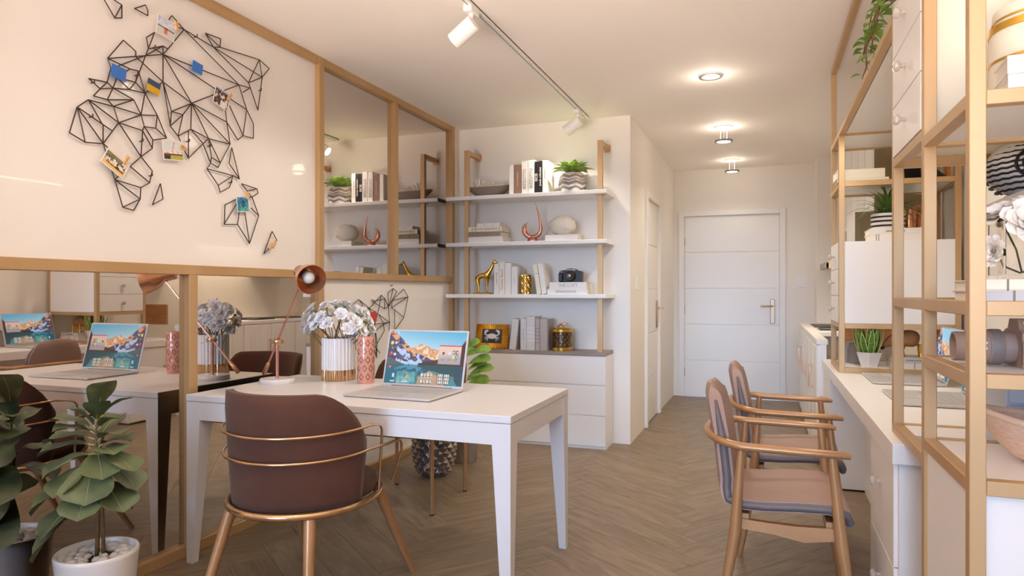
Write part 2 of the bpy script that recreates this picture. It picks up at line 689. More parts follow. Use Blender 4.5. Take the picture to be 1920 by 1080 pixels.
# herringbone oak planks, every plank an object under the floor
PW, PL, ANG = .18, .90, math.radians(52)
ca, sa = math.cos(ANG), math.sin(ANG)
for a in range(-60, 61):
    for b in range(-7, 8):
        ox, oy = a * PW + b * 2 * PL, a * PW
        for vert in (0, 1):
            if vert:
                rx0, ry0, rx1, ry1 = ox + PL, oy + PW - PL, ox + PL + PW, oy + PW
            else:
                rx0, ry0, rx1, ry1 = ox, oy, ox + PL, oy + PW
            g = .0006
            rx0 += g; ry0 += g; rx1 -= g; ry1 -= g
            P = [(x * ca - y * sa - .3, x * sa + y * ca + 3.4) for x, y in ((rx0, ry0), (rx1, ry0), (rx1, ry1), (rx0, ry1))]
            P = clip(P, XL, YB, XR, YE)
            if not P:
                continue
            cx = sum(p[0] for p in P) / len(P)
            cy = sum(p[1] for p in P) / len(P)
            if all(q[0] < XH - .09 and q[1] > YA + .11 for q in P):
                continue
            th = ANG + (PI / 2 if vert else 0)
            c1, s1 = math.cos(-th), math.sin(-th)
            loc = [((x - cx) * c1 - (y - cy) * s1, (x - cx) * s1 + (y - cy) * c1) for x, y in P]
            n = len(loc)
            inn = [(x * (1 - .0008 / max(.01, math.hypot(x, y))), y * (1 - .0008 / max(.01, math.hypot(x, y)))) for x, y in loc]
            mb = MB()
            mb.add([(x, y, -.012) for x, y in loc] + [(x, y, -.0012) for x, y in loc] + [(x, y, 0) for x, y in inn],
                   [tuple(range(2 * n, 3 * n))] + [(i, (i + 1) % n, n + (i + 1) % n, n + i) for i in range(n)] +
                   [(n + i, n + (i + 1) % n, 2 * n + (i + 1) % n, 2 * n + i) for i in range(n)])
            o = mb.build('plank', 'floor', fl, loc=(cx, cy, 0))
            o.rotation_euler = (0, 0, th)


# ---- doors
def lever(parent, mirror=1):
    h = MB()
    h.box(-.024, -.012, -.135, .024, 0, .135, bev=.01)
    h.tube([(0, -.01, .06), (0, -.055, .06), (-.02 * mirror, -.062, .06), (-.125 * mirror, -.062, .06)], .0105, 8)
    return h.build('door_handle', 'nickel', parent, 40)


def door(name, loc, rz, W, H, hinge_left=True):
    d = struct(thing(name, None, None, loc, rz))
    f = MB()
    f.box(-W / 2 - .06, -.025, 0, -W / 2, .06, H + .06, bev=.004).box(W / 2, -.025, 0, W / 2 + .06, .06, H + .06, bev=.004)
    f.box(-W / 2, -.025, H, W / 2, .06, H + .06, bev=.004)
    f.build('door_frame', 'door', d)
    MB().box(-W / 2, .012, 0, W / 2, .05, H).build('door_leaf', 'door', d)
    for i in range(5):
        z0, z1 = .008 + (H - .012) * i / 5, .008 + (H - .012) * (i + 1) / 5
        MB().box(-W / 2 + .005, .002, z0 + .002, W / 2 - .005, .013, z1 - .002, bev=.0025).build('door_panel', 'door', d)
    sx = -1 if hinge_left else 1
    for z in (.28, 1.0, 1.78):
        MB().tube([(sx * (W / 2 - .001), -.004, z - .05), (sx * (W / 2 - .001), -.004, z + .05)], .008, 8).build('hinge', 'nickel', d, 40)
    h = lever(d, -1 if not hinge_left else 1)
    h.location = (-sx * (W / 2 - .075), .002, .985)
    return d


door('door_1', (-.365, YE, 0), 0, 1.03, 2.07)
door('door_2', (XH, 6.49, 0), PI / 2, .72, 2.05)

sw = thing('light_switch', 'white three-rocker light switch on the wall right of the far door', 'switch', (.37, YE, 1.31))
MB().box(-.05, -.009, -.06, .05, 0, .06, bev=.003).build('cover_plate', 'white', sw)
for i in range(3):
    MB().box(-.03, -.013, -.045 + i * .031, .03, -.008, -.018 + i * .031, bev=.002).build('rocker', 'door', sw)
sw = thing('light_switch', 'slim white light switch on the hall wall before the side door', 'switch', (XH, 5.66, 1.28), PI / 2)
MB().box(-.035, -.009, -.06, .035, 0, .06, bev=.003).build('cover_plate', 'white', sw)
MB().box(-.016, -.013, -.03, .016, -.008, .03, bev=.002).build('rocker', 'door', sw)

# ---- lights on the ceiling
for (y, lab) in ((4.57, 'round downlight nearest the shelves, glowing on the ceiling'), (6.04, 'middle round downlight with dark rim in the hall ceiling row'),
                 (7.585, 'farthest round downlight just before the end door')):
    x = -.33
    t = thing('downlight', lab, 'ceiling light', (x, y, HC), group='downlights along the hall ceiling')
    near = y < 5
    z0 = -.012 if near else -.128
    b = MB().lathe([(.075, 0), (.075, -.008), (.056, -.010)], 24)
    b.build('ceiling_plate', 'ceil' if not near else 'white', t, 40)
    if not near:
        for q in (.6, 2.7, 4.8):
            MB().tube([(.03 * math.cos(q), .03 * math.sin(q), -.005), (.03 * math.cos(q), .03 * math.sin(q), z0 + .012)], .0016, 5).build('hanging_rod', 'ceil', t)
    MB().lathe([(.072, z0 + .014), (.074, z0), (.058, z0), (.058, z0 + .006)], 24, cap1=False).build('rim', 'steel', t, 40)
    MB().lathe([(.057, z0 + .004), (.001, z0 + .003)], 24, cap0=False, cap1=False).build('lens', 'ledge', t)
    d = bpy.data.lights.new('downlight_lamp', 'SPOT')
    d.energy, d.color, d.spot_size, d.spot_blend, d.shadow_soft_size = (20 if near else 9 if y < 7 else 3), (1, .90, .78), math.radians(140), .7, .05
    o = bpy.data.objects.new('downlight_lamp', d)
    COL.objects.link(o)
    o.parent = t
    o.location = (0, 0, z0 - .02)
    d = bpy.data.lights.new('downlight_glow', 'POINT')
    d.energy, d.color, d.shadow_soft_size = (.9 if y > 7 else 1.4 if y > 5 else .7, (1, .86, .70), .06)
    o = bpy.data.objects.new('downlight_glow', d)
    COL.objects.link(o)
    o.parent = t
    o.location = (0, 0, -.09)

tr = thing('lighting_track', 'long white ceiling track rail running towards the wall shelves', 'track', (-1.335, 3.2, HC))
MB().box(-.018, -1.6, -.02, -.004, 2.1, 0).box(.004, -1.6, -.02, .018, 2.1, 0).box(-.018, -1.6, -.006, .018, 2.1, 0).build('track_rail', 'white', tr)
MB().box(-.0035, -1.59, -.0105, .0035, 2.09, -.0065).build('conductor_strip', 'steel', tr)
for (y, lab) in ((3.03, 'white track spotlight nearer the camera, tilted to the map board'), (5.03, 'white track spotlight at the far end of the track near the shelves'),
                 (1.45, 'white track spotlight on the near part of the track above the mirror')):
    t = thing('track_spotlight', lab, 'spotlight', (-1.335, y, HC - .02), group='spotlights on the ceiling track')
    MB().box(-.022, -.05, -.03, .022, .05, 0, bev=.004).build('adapter', 'white', t)
    MB().tube([(0, 0, -.03), (0, 0, -.085)], .011, 10).build('swivel_arm', 'white', t, 40)
    ax = Vector((-.84, .10, -.53)).normalized()
    mt = Matrix.Translation((-.02, -.012, -.105)) @ ax.to_track_quat('Z', 'Y').to_matrix().to_4x4()
    MB().lathe([(.0, -.052), (.038, -.050), (.042, -.044), (.042, .085), (.037, .085), (.035, .06)], 20, mt, cap1=False).build('spot_head', 'white', t, 40)
    MB().lathe([(.035, .062), (.0005, .066)], 20, mt, cap0=False, cap1=False).build('spot_lens', 'ledge', t)
    d = bpy.data.lights.new('track_lamp', 'SPOT')
    d.energy, d.color, d.spot_size, d.spot_blend, d.shadow_soft_size = (5 if y < 2 else 10), (1, .90, .78), math.radians(140), .6, .035
    o = bpy.data.objects.new('track_lamp', d)
    COL.objects.link(o)
    o.parent = t
    o.location = Vector((-.02, -.012, -.105)) + ax * .09
    o.rotation_euler = Vector((-.12, -.03, -.8)).to_track_quat('-Z', 'Y').to_euler()

# ---- the mirror and whiteboard partition on the left wall
pt = thing('mirror_partition', 'gold framed mirror and white board partition covering the left wall', 'partition', (-2.53, 0, 0))
XF = .06          # front of the bars, measured from the wall
YS = [(-1.28, -1.23), (1.46, 1.51), (2.415, 2.465), (3.385, 3.435), (4.265, 4.315), (5.215, 5.265)]
R1, R2, RB, RT = 1.285, 1.33, .05, 2.555

for i, (a, b) in enumerate(YS):
    z0, z1 = 0, HC
    if i == 2: z0, z1 = RB, R1
    if i == 4: z0, z1 = R2, RT
    MB().box(0, a, z0, XF, b, z1, bev=.002).build('gold_post', 'gold', pt)


def rail(y0, y1, z0, z1):
    MB().box(0, y0, z0, XF - .002, y1, z1, bev=.002).build('gold_rail', 'gold', pt)


segs = [(YS[0][1], YS[1][0]), (YS[1][1], YS[3][0]), (YS[3][1], YS[5][0])]
for (a, b) in segs:
    rail(a, b, R1, R2)
    rail(a, b, RT, HC)
for (a, b) in ((YS[0][1], YS[1][0]), (YS[1][1], YS[3][0]), (YS[3][1], YS[5][0])):
    rail(a, b, 0, RB)
# panes
MB().box(0, YS[0][1], R2, .03, YS[1][0], RT).build('white_board', 'board', pt)
MB().box(0, YS[1][1], R2, .03, YS[3][0], RT).build('white_board', 'board', pt)
for (a, b, z0, z1) in ((YS[0][1], YS[1][0], RB, R1), (YS[1][1], YS[2][0], RB, R1), (YS[2][1], YS[3][0], RB, R1), (YS[3][1], YS[4][0], R2, RT), (YS[4][1], YS[5][0], R2, RT)):
    MB().box(0, a, z0, .028, b, z1).build('mirror_pane', 'mirror', pt)
MB().box(0, YS[3][1], RB, .03, YS[5][0], R1).build('white_board', 'board', pt)
MB().box(0, 5.265, 0, .03, YA, HC).build('filler_strip', 'wall', pt)

# ------------------------------------------------------------------ right side: counter desk, gold shelving, kitchen
T = .03


def knob(parent, x, y, z):
    k = MB()
    mt = Matrix.Translation((x, y, z)) @ Euler((0, -PI / 2, 0)).to_matrix().to_4x4()
    k.lathe([(.0065, 0), (.0065, .012), (.010, .014), (.0155, .019), (.0165, .025), (.013, .031), (.005, .033)], 14, mt)
    return k.build('knob', 'kglass', parent, 50)


cd = thing('counter_desk', 'long white built-in counter desk along the right wall', 'desk', (.36, 2.33, 0))
MB().box(0, 0, .687, .632, 2.75, .75, bev=.002).build('desk_top', 'white', cd)
MB().box(.20, .53, 0, .22, 2.25, .687).build('knee_panel', 'white', cd)
MB().box(.02, .02, .02, .63, .04, .687).build('end_panel', 'white', cd)


def pedestal(label, y0, y1, rows, kx):
    p = thing('drawer_pedestal', label, 'drawer unit', (.375, y0, 0), group='pedestals under the counter desk')
    Wd = y1 - y0
    MB().box(.012, 0, .012, .60, Wd, .686).build('body', 'white', p)
    for (z0, z1, kz) in rows:
        f = MB().box(-.006, .003, z0 + .002, .012, Wd - .003, z1 - .002, bev=.0015).build('drawer_front', 'white', p)
        kn = knob(p, -.006, kx, kz)
        kn.parent = f
    return p


pedestal('white two-drawer pedestal with glass knobs at the near counter end', 2.37, 2.86, [(.36, .684, .56), (.02, .36, .24)], .26)
pedestal('white cupboard pedestal with one knob under the far counter end', 4.58, 5.08, [(.02, .684, .50)], .36)


def frame_rail(parent, x0, y0, z0, x1, y1, z1):
    return MB().box(x0, y0, z0, x1, y1, z1, bev=.0015).build('gold_rail', 'gold', parent)


def drawer_box(parent, x0, x1, y0, y1, z0, z1, bm_='white'):
    """white three-drawer box whose drawers face the aisle"""
    b = MB().box(x0 + .012, y0, z0, x1, y1, z1, bev=.001).build('drawer_box', bm_, parent)
    h = (z1 - z0) / 3
    for i in range(3):
        f = MB().box(x0 - .004, y0 + .002, z0 + i * h + .0015, x0 + .014, y1 - .002, z0 + (i + 1) * h - .0015, bev=.001).build('drawer_front', 'white', parent)
        k = knob(parent, x0 - .004, (y0 + y1) / 2, z0 + (i + .5) * h)
        k.parent = f
        f.parent = b


# far tower
X0, X1 = .39, .985
ft = thing('shelf_tower', 'far gold framed shelf tower on the counter with white drawer box', 'shelving', (0, 0, 0))
FA, FB = 4.26, 4.76
for (x, y, zt) in ((X0, FA, 2.12), (X0, FB - T, HC), (X1 - T, FA, 2.12), (X1 - T, FB - T, 2.12)):
    MB().box(x, y, .75, x + T, y + T, zt, bev=.0015).build('gold_post', 'gold', ft)
for z in (.75, 1.0, 1.80, 2.09):
    h = T
    for y in (FA, FB - T):
        frame_rail(ft, X0 + T, y, z, X1 - T, y + T, z + h)
    for x in (X0, X1 - T):
        frame_rail(ft, x, FA + T, z, x + T, FB - T, z + h)
    if z in (.75, 1.80, 2.09):
        MB().box(X0 + T, FA + T, z + .008, X1 - T, FB - T, z + h - .002).build('shelf_board', 'white', ft)
drawer_box(ft, X0 + .002, X1, FA + T, FB - T, 1.03, 1.49)
MB().box(X0 + T, FA + .001, 1.03, X1 - T, FA + T, 1.49).build('side_panel', 'white', ft)

# near shelving: tower part on the counter, cabinet part on the floor
nt_ = thing('shelf_tower', 'near gold framed floor-to-ceiling shelf unit beside the camera', 'shelving', (0, 0, 0))
NA, NM, NB = 1.63, 2.055, 2.54
for (x, y, z0, z1) in ((X0, NA, 0, HC), (X0, NM, 0, HC), (X0, NB - T, .75, 2.12), (X1 - T, NA, 0, HC), (X1 - T, NM, 0, HC), (X1 - T, NB - T, .75, 2.12)):
    MB().box(x, y, z0, x + T, y + T, z1, bev=.0015).build('gold_post', 'gold', nt_)
for z in (.795, 1.012, 1.160, 1.588, 2.35):
    for y in (NA, NM):
        frame_rail(nt_, X0 + T, y, z, X1 - T, y + T, z + T)
    for x in (X0, X1 - T):
        frame_rail(nt_, x, NA + T, z, x + T, NM, z + T)
    MB().box(X0 + T, NA + T, z + .008, X1 - T, NM, z + T - .003).build('shelf_board', 'white', nt_)
for z in (.75, 1.160, 1.61, 2.09):
    frame_rail(nt_, X0 + T, NB - T, z, X1 - T, NB, z + T)
    for x in (X0, X1 - T):
        frame_rail(nt_, x, NM + T, z, x + T, NB - T, z + T)
    if z == .75:
        MB().box(X0 + T, 2.34, z + .008, X1 - T, NB - T, z + T - .003).build('shelf_board', 'white', nt_)
    elif z == 1.16:
        MB().box(.70, NM + T, z + .008, X1 - T, NB - T, z + T - .003).build('shelf_board', 'white', nt_)
drawer_box(nt_, X0 + .002, X1, NM + T, NB - T, 1.64, 2.115, 'bkcream')
MB().box(X0 + .008, NA + T, 0, X0 + .022, NM, .795).build('side_panel', 'white', nt_)
MB().box(X0 + T, NA + .012, 0, X1 - T, NA + .026, .795).build('front_panel', 'white', nt_)

# bridge shelf and ceiling rail between the towers
br = thing('bridge_shelf', 'gold framed overhead shelf joining the two shelf towers', 'shelving', (0, 0, 0))
for x in (X0, X1 - T):
    MB().box(x, NB, 2.09, x + T, FA, 2.12, bev=.0015).build('gold_rail', 'gold', br)
MB().box(X0, NM + T, 2.57, X0 + T, FB - T, HC, bev=.0015).build('ceiling_rail', 'gold', br)
MB().box(X0 + T, NB, 2.098, X1 - T, FA, 2.117).build('shelf_board', 'white', br)

lb = MB().box(X0 + T + .002, NB + .05, 2.088, X0 + T + .022, FA - .05, 2.098).build('added_light_bar', 'white', br)  # made-up bar, added with its lamp to brighten the counter top
d = bpy.data.lights.new('counter_fill_lamp', 'AREA')
d.shape, d.size, d.size_y, d.energy, d.color = 'RECTANGLE', .02, 1.2, 2.6, (1, .88, .74)
o = bpy.data.objects.new('counter_fill_lamp', d)
COL.objects.link(o)
o.parent = br
o.location = (X0 + T + .012, (NB + FA) / 2, 2.082)

# ---- kitchen run behind the far tower
kc = thing('kitchen_counter', 'white kitchen base cabinets with gold bar handles beyond the desk', 'kitchen cabinet', (.34, 5.1, 0))
MB().box(-.012, .96, .845, .655, 2.63, .88, bev=.002).box(-.012, 0, .845, .06, .96, .88, bev=.002).build('worktop', 'white', kc)
MB().box(.01, .99, .0, .65, 2.62, .845).build('body', 'potg', kc)
MB().box(.012, 0, .0, .05, .99, .845).build('side_body', 'white', kc)
nd = 6
for i in range(nd):
    y0 = 2.62 * i / nd
    dd = MB().box(-.006, y0 + .003, .03, .014, y0 + 2.62 / nd - .003, .842, bev=.0015).build('door', 'white', kc)
    for q in range(5):
        yy = y0 + .030 + q * .0755
        MB().box(-.0105, yy, .05, -.005, yy + .0735, .825, bev=.002).build('panel_strip', 'white', kc).parent = dd
    yh = y0 + (.04 if i % 2 else 2.62 / nd - .04)
    hh = MB().tube([(-.006, yh, .50), (-.034, yh, .50), (-.034, yh, .66), (-.006, yh, .66)], .006, 4).build('handle', 'copper', kc)
    hh.parent = dd
hb = thing('cooktop', 'flat dark glass cooktop let into the kitchen worktop', 'cooktop', (.62, 7.1, .88))
MB().box(-.20, -.3, 0, .24, .3, .006, bev=.002).build('glass_plate', 'black', hb)
for (x, y, r) in ((-.08, -.15, .09), (.12, -.15, .07), (-.08, .15, .07), (.12, .15, .09)):
    MB().lathe([(r, .0062), (r - .004, .0066), (r - .005, .0062)], 24, Matrix.Translation((x, y, 0)), cap0=False, cap1=False).build('cooking_zone', 'steel', hb)
sk_ = thing('kitchen_tray', 'dark rimmed tray on the kitchen worktop before the cooktop', 'tray', (.62, 6.42, .88))
MB().box(-.19, -.17, 0, .2, .17, .006, bev=.002).build('tray_base', 'potg', sk_)
MB().box(-.19, -.17, .006, -.175, .17, .016).box(.185, -.17, .006, .2, .17, .016).box(-.175, -.17, .006, .185, -.155, .016).box(-.175, .155, .006, .185, .17, .016).build('tray_rim', 'black', sk_)
rh = thing('range_hood', 'slim slanted grey range hood above the cooktop', 'range hood', (.52, 7.1, 1.42))
MB().prism([(0, 0), (.47, 0), (.47, .20), (.30, .20), (.02, .06), (0, .05)], -.3, .3, Matrix(((1, 0, 0, 0), (0, 0, 1, 0), (0, 1, 0, 0), (0, 0, 0, 1)))).build('hood_body', 'nickel', rh)
MB().box(-.012, -.3, -.002, .02, .3, .052, bev=.002).build('front_strip', 'steel', rh)
MB().box(-.014, -.25, .018, -.011, -.20, .036).build('control_button', 'white', rh)
uc = thing('upper_cabinet', 'white wall cupboards with an olive end panel above the kitchen', 'kitchen cabinet', (.67, 5.02, 1.74))
MB().box(.018, .016, 0, .327, 2.0, .84).build('body', 'white', uc)
MB().box(0, 0, 0, .327, .016, .84).build('end_panel', 'olive', uc)
for i in range(5):
    y0 = .018 + i * .397
    f = MB().box(0, y0 + .002, .002, .018, y0 + .395, .838, bev=.0015).build('door', 'white', uc)
    g = MB().box(-.004, y0 + .04, .04, 0, y0 + .357, .80, bev=.002).build('door_moulding', 'white', uc)
    g.parent = f
tc_ = thing('kitchen_cabinet', 'tan ended kitchen cabinet behind the far shelf tower', 'kitchen cabinet', (.56, 5.05, .881))
MB().box(.016, .012, .45, .44, .5, .85).build('body', 'white', tc_)
MB().box(0, 0, .45, .33, .012, .855).build('end_panel', 'olive', tc_)
MB().box(0, .012, .45, .016, .5, .85).build('door', 'white', tc_)
ws = thing('cutting_board', 'warm wooden board standing behind the snake plant', 'board', (.50, 5.10, .881), rot=(0, 0, 0))
MB().box(0, 0, 0, .30, .022, .20, bev=.008).build('board_blade', 'wood', ws)
d = bpy.data.lights.new('undercabinet_light', 'AREA')
d.shape, d.size, d.size_y, d.energy, d.color = 'RECTANGLE', .03, 1.9, 4, (1, .86, .66)
us = thing('undercabinet_light', 'slim light bar under the kitchen wall cupboards', 'light', (.93, 6.0, 1.735))
MB().box(-.015, -.95, -.012, .015, .95, 0).build('housing', 'white', us)
MB().box(-.011, -.94, -.014, .011, .94, -.012).build('diffuser', 'ledge', us)
o = bpy.data.objects.new('undercabinet_lamp', d)
COL.objects.link(o)
o.parent = us
o.location = (0, 0, -.02)


# ---- books
def book(label, th, h, d, loc, cover='bkwhite', title=None, ink='ink', tsize=.02, tpos=.5, lie=False, rz=0.0, tilt=0.0, bold=0.0, name='book', cat='book', ex=None, sx=1.0, group=None, bands=None):
    """spine towards -Y; thickness along X, height along Z. lie=True: rests flat, its height along X"""
    if lie:
        rot = Euler((0, PI / 2, rz), 'XYZ')
        mt = Matrix.Rotation(rz, 4, 'Z') @ Matrix.Rotation(PI / 2, 4, 'Y')
        # after Ry(90): z->x, x->-z ; lift by th
        o = thing(name, label, cat, (0, 0, 0), group=group)
        o.rotation_euler = mt.to_euler()
        o.location = Vector(loc) + Vector((0, 0, th / 2)) - mt.to_3x3() @ Vector((0, 0, h / 2))
    else:
        o = thing(name, label, cat, loc, group=group, rot=(0, tilt, rz))
    c = .003
    MB().box(-th / 2, 0, 0, -th / 2 + c, d, h, bev=.0008).box(th / 2 - c, 0, 0, th / 2, d, h, bev=.0008).box(-th / 2 + c, 0, 0, th / 2 - c, c, h).build('cover', cover, o)
    MB().box(-th / 2 + c, c, .004, th / 2 - c, d - .005, h - .004).build('pages', 'paper', o)
    if title:
        # text runs from foot to head along the spine
        mt = Matrix.Translation((0, -.0006, h * tpos)) @ Matrix(((0, -1, 0, 0), (0, 0, -1, 0), (1, 0, 0, 0), (0, 0, 0, 1)))
        text(o, title, tsize, ink, mt, bold=bold, sx=sx)
    if bands:
        b = MB()
        for z in bands:
            b.box(-th / 2 - .0006, -.001, h * z, th / 2 + .0006, .001, h * z + .004)
        b.build('spine_band', ink, o)
    return o

# ------------------------------------------------------------------ the white desk and what stands on it
DX0, DX1, DY0, DY1 = -2.42, -.875, 2.345, 3.125
dk = thing('desk', 'white desk with tapered legs standing against the mirror', 'desk', ((DX0 + DX1) / 2, (DY0 + DY1) / 2, 0))
hx, hy = (DX1 - DX0) / 2, (DY1 - DY0) / 2
MB().box(-hx, -hy, .722, hx, hy, .75, bev=.002).build('desk_top', 'deskwhite', dk)
ap = MB()
ap.box(-hx + .075, -hy + .004, .640, hx - .075, -hy + .022, .7205).box(-hx + .075, hy - .022, .640, hx - .075, hy - .004, .7205)
ap.box(-hx + .004, -hy + .075, .640, -hx + .022, hy - .075, .7205).box(hx - .022, -hy + .075, .640, hx - .004, hy - .075, .7205)
ap.build('apron', 'deskwhite', dk)
for sx in (-1, 1):
    for sy in (-1, 1):
        ox, oy = sx * (hx - .002), sy * (hy - .002)
        t, b = .074, .034
        V = []
        for (s, z) in ((b, 0), (t, .64), (t, .7205)):
            V += [(ox, oy, z), (ox - sx * s, oy, z), (ox - sx * s, oy - sy * s, z), (ox, oy - sy * s, z)]
        F = [(0, 1, 2, 3), (8, 9, 10, 11)]
        for k in (0, 4):
            F += [(k + i, k + (i + 1) % 4, k + 4 + (i + 1) % 4, k + 4 + i) for i in range(4)]
        MB().add(V, F).build('leg', 'deskwhite', dk)


# ---- laptop with a mountain lake desktop
def n2(x, y):
    v = math.sin(x * 127.1 + y * 311.7) * 43758.5453
    return v - math.floor(v)


def vn(x, y):
    xi, yi = math.floor(x), math.floor(y)
    fx, fy = x - xi, y - yi
    fx, fy = fx * fx * (3 - 2 * fx), fy * fy * (3 - 2 * fy)
    a = n2(xi, yi) * (1 - fx) + n2(xi + 1, yi) * fx
    b = n2(xi, yi + 1) * (1 - fx) + n2(xi + 1, yi + 1) * fx
    return a * (1 - fy) + b * fy


def fb(x, y):
    return .55 * vn(x, y) + .3 * vn(x * 2.1, y * 2.1) + .15 * vn(x * 4.3, y * 4.3)


def mix(a, b, t):
    t = max(0, min(1, t))
    return tuple(a[i] * (1 - t) + b[i] * t for i in range(3))


def scene_px(u, v):
    """mountain lake wallpaper with icons, u right, v up"""
    def land(u, v):
        ridge1 = .62 + .45 * max(0, .34 - u) / .34 + .06 * (fb(u * 14, 1) - .5) - .55 * max(0, u - .30) * (1 if u > .3 else 0)
        ridge2 = .70 + .10 * math.sin(u * 9 - 2.2) * .6 + .10 * (fb(u * 18, 5) - .5) - .10 * abs(u - .62)
        sky = mix((.80, .90, .96), (.30, .68, .86), (v - .6) / .4 * .7 + u * .45 - .2)
        c = sky
        if v < ridge2:
            c = mix((.93, .72, .50), (.80, .50, .34), fb(u * 30, v * 30) * 1.3 - .2)
            if fb(u * 40 + 9, v * 22) > .62: c = (.97, .88, .76)
        if v < ridge1:
            c = mix((.20, .20, .36), (.46, .40, .52), fb(u * 26, v * 26) * 1.4 - .2)
            if u < .5 and fb(u * 16 + v * 9, v * 9 - u * 6) > .54 and v < .82 and u > .12: c = mix((.86, .91, .98), (.62, .74, .93), fb(u * 40, v * 40))
            if v > ridge1 - .12 and fb(u * 20, v * 20) > .45 and u < .38: c = (.92, .66, .46)
        if u > .42 and v < .40 + .35 * max(0, u - .45) and v > .36: c = mix((.16, .12, .11), (.36, .22, .14), fb(u * 30, v * 30))
        if u > .90 and v < .62 + (u - .9) * 2.4: c = (.26, .10, .14)
        if v < .50 - u * .55 and v > .34: c = mix((.46, .46, .48), (.32, .31, .34), fb(u * 60, v * 60))
        return c
    if v > .36:
        c = land(u, v)
    else:
        c = mix(land(u, min(.98, .72 - v)), (.03, .42, .50), .62)
        c = mix(c, (.02, .20, .30), max(0, (u - .55)) * 1.0 * v / .36)
        if .44 < u < .78 and v < .26 - abs(u - .58) * .9: c = mix((.83, .70, .57), (.70, .55, .45), fb(u * 40, v * 40))
    # open window at the right
    if .67 < u < .955 and .40 < v < .755:
        if v > .725: c = (.88, .22, .36)
        else: c = mix((.93, .80, .74), (.70, .66, .68), (.60 - v) * 8 + (u - .67) * 1)
        for (a, b, col) in ((.862, .62, (.10, .62, .62)), (.905, .62, (.78, .12, .30)), (.862, .535, (.93, .80, .25)), (.905, .535, (.12, .58, .64))):
            if a - .017 < u < a + .018 and b - .035 < v < b + .035: c = col if (abs(u - a) > .007 or abs(v - b) > .015) else (.95, .95, .95)
        if abs(u - .735) < .012 and abs(v - .60) < .025: c = (.45, .32, .12)
        if abs(u - .81) < .018 and abs(v - .60) < .03: c = (.86, .90, .95)
        if .455 < v < .485 and (abs(u - .73) < .026 or abs(u - .81) < .018 or abs(u - .89) < .022) and int(u * 300) % 3: c = (.58, .55, .57)
    # icons left
    for (a, b, col, r) in ((.055, .955, (.86, .36, .30), .020), (.108, .955, (.62, .80, .92), .018), (.045, .765, (.95, .86, .25), .020), (.098, .77, (.96, .94, .96), .014),
                           (.045, .655, (.30, .32, .22), .02), (.098, .655, (.26, .24, .18), .02), (.045, .56, (.90, .20, .16), .018), (.098, .55, (.93, .92, .84), .016), (.05, .30, (.84, .16, .18), .017)):
        du, dv = (u - a) / r, (v - b) / (r * 1.7)
        if du * du + dv * dv < 1: c = col if du + dv < .55 else mix(col, (1, 1, 1), .6)
    # bottom left picture-in-picture panel with a browser badge
    if u < .42 and v < .235:
        c = mix(c, (.06, .45, .55), .5)
        if .16 < u < .40 and v < .225: c = mix((.10, .55, .62), (.62, .74, .72), fb(u * 22, v * 16) * 1.5 - .25)
        du, dv = (u - .275) / .026, (v - .155) / .045
        q = du * du + dv * dv
        if q < 1:
            an = math.atan2(dv, du)
            c = (.86, .24, .20) if .5 < an < 2.6 else ((.95, .80, .22) if -1.6 < an <= .5 else (.20, .62, .32))
            if q < .22: c = (.24, .48, .88)
        if abs(u - .115) < .014 and abs(v - .15) < .04: c = (.86, .90, .97)
        if .03 < v < .055 and (abs(u - .11) < .03 or abs(u - .27) < .04): c = (.85, .90, .92)
    # small planner windows
    for (a, b, W2, H2, cols_, rows_) in ((.50, .115, .05, .095, 4, 3), (.58, .115, .05, .095, 4, 3), (.72, .115, .05, .095, 3, 3), (.80, .115, .05, .095, 3, 3)):
        if abs(u - a) < W2 * .66 and abs(v - b) < H2:
            fu, fv = ((u - a) / (W2 * .66) * .5 + .5) * cols_, ((v - b) / H2 * .5 + .5) * rows_
            c = (.93, .93, .90)
            if fu % 1 < .28 or fv % 1 < .22: c = (.16, .15, .16)
            if b > 0 and a < .6 and .35 < (v - b) / H2 * .5 + .5 < .55: c = (.76, .64, .52)
    return c


def laptop(label, loc, rz):
    o = thing('laptop', label, 'laptop', loc, rz, group='open silver laptops')
    W2, D, TH = .215, .315, .012
    MB().box(-W2, 0, .002, W2, D, TH, bev=.003).build('base', 'lapt', o)
    kb = MB()
    for r in range(5):
        for k in range(14):
            x = -.185 + k * .0265
            kb.box(x, .135 + r * .027, TH - .0004, x + .0235, .159 + r * .027, TH + .0012)
    k = kb.build('keyboard', 'keys', o)
    k['kind'] = 'stuff'
    MB().box(-.06, .02, TH - .0004, .06, .11, TH + .0006).build('touchpad', 'keys', o)
    A = math.radians(15)
    mt = Matrix.Translation((0, D - .004, TH)) @ Matrix.Rotation(-A, 4, 'X')
    MB().box(-W2, 0, 0, W2, .006, .272, mt, bev=.002).build('lid', 'lapt', o)
    MB().tube([(-.16, D - .002, TH), (.16, D - .002, TH)], .005, 8).build('hinge', 'taupe2', o, 40)
    pm = mt @ Matrix.Translation((0, -.0006, .138)) @ Matrix.Rotation(PI / 2, 4, 'X')
    picture('screen', scene_px, 150, 96, .412, .252, pm, 'screen', o)
    return o


lp = laptop('open laptop showing a mountain lake on the white desk by the mirror', (-1.515, 2.53, .75), math.radians(-1.5))
dup(lp, 'open laptop nearest the far shelf tower on the counter desk', (.50, 4.0, .75), -PI / 2)
dup(lp, 'open laptop nearer the camera on the counter desk behind the gold posts', (.50, 3.315, .75), -PI / 2)

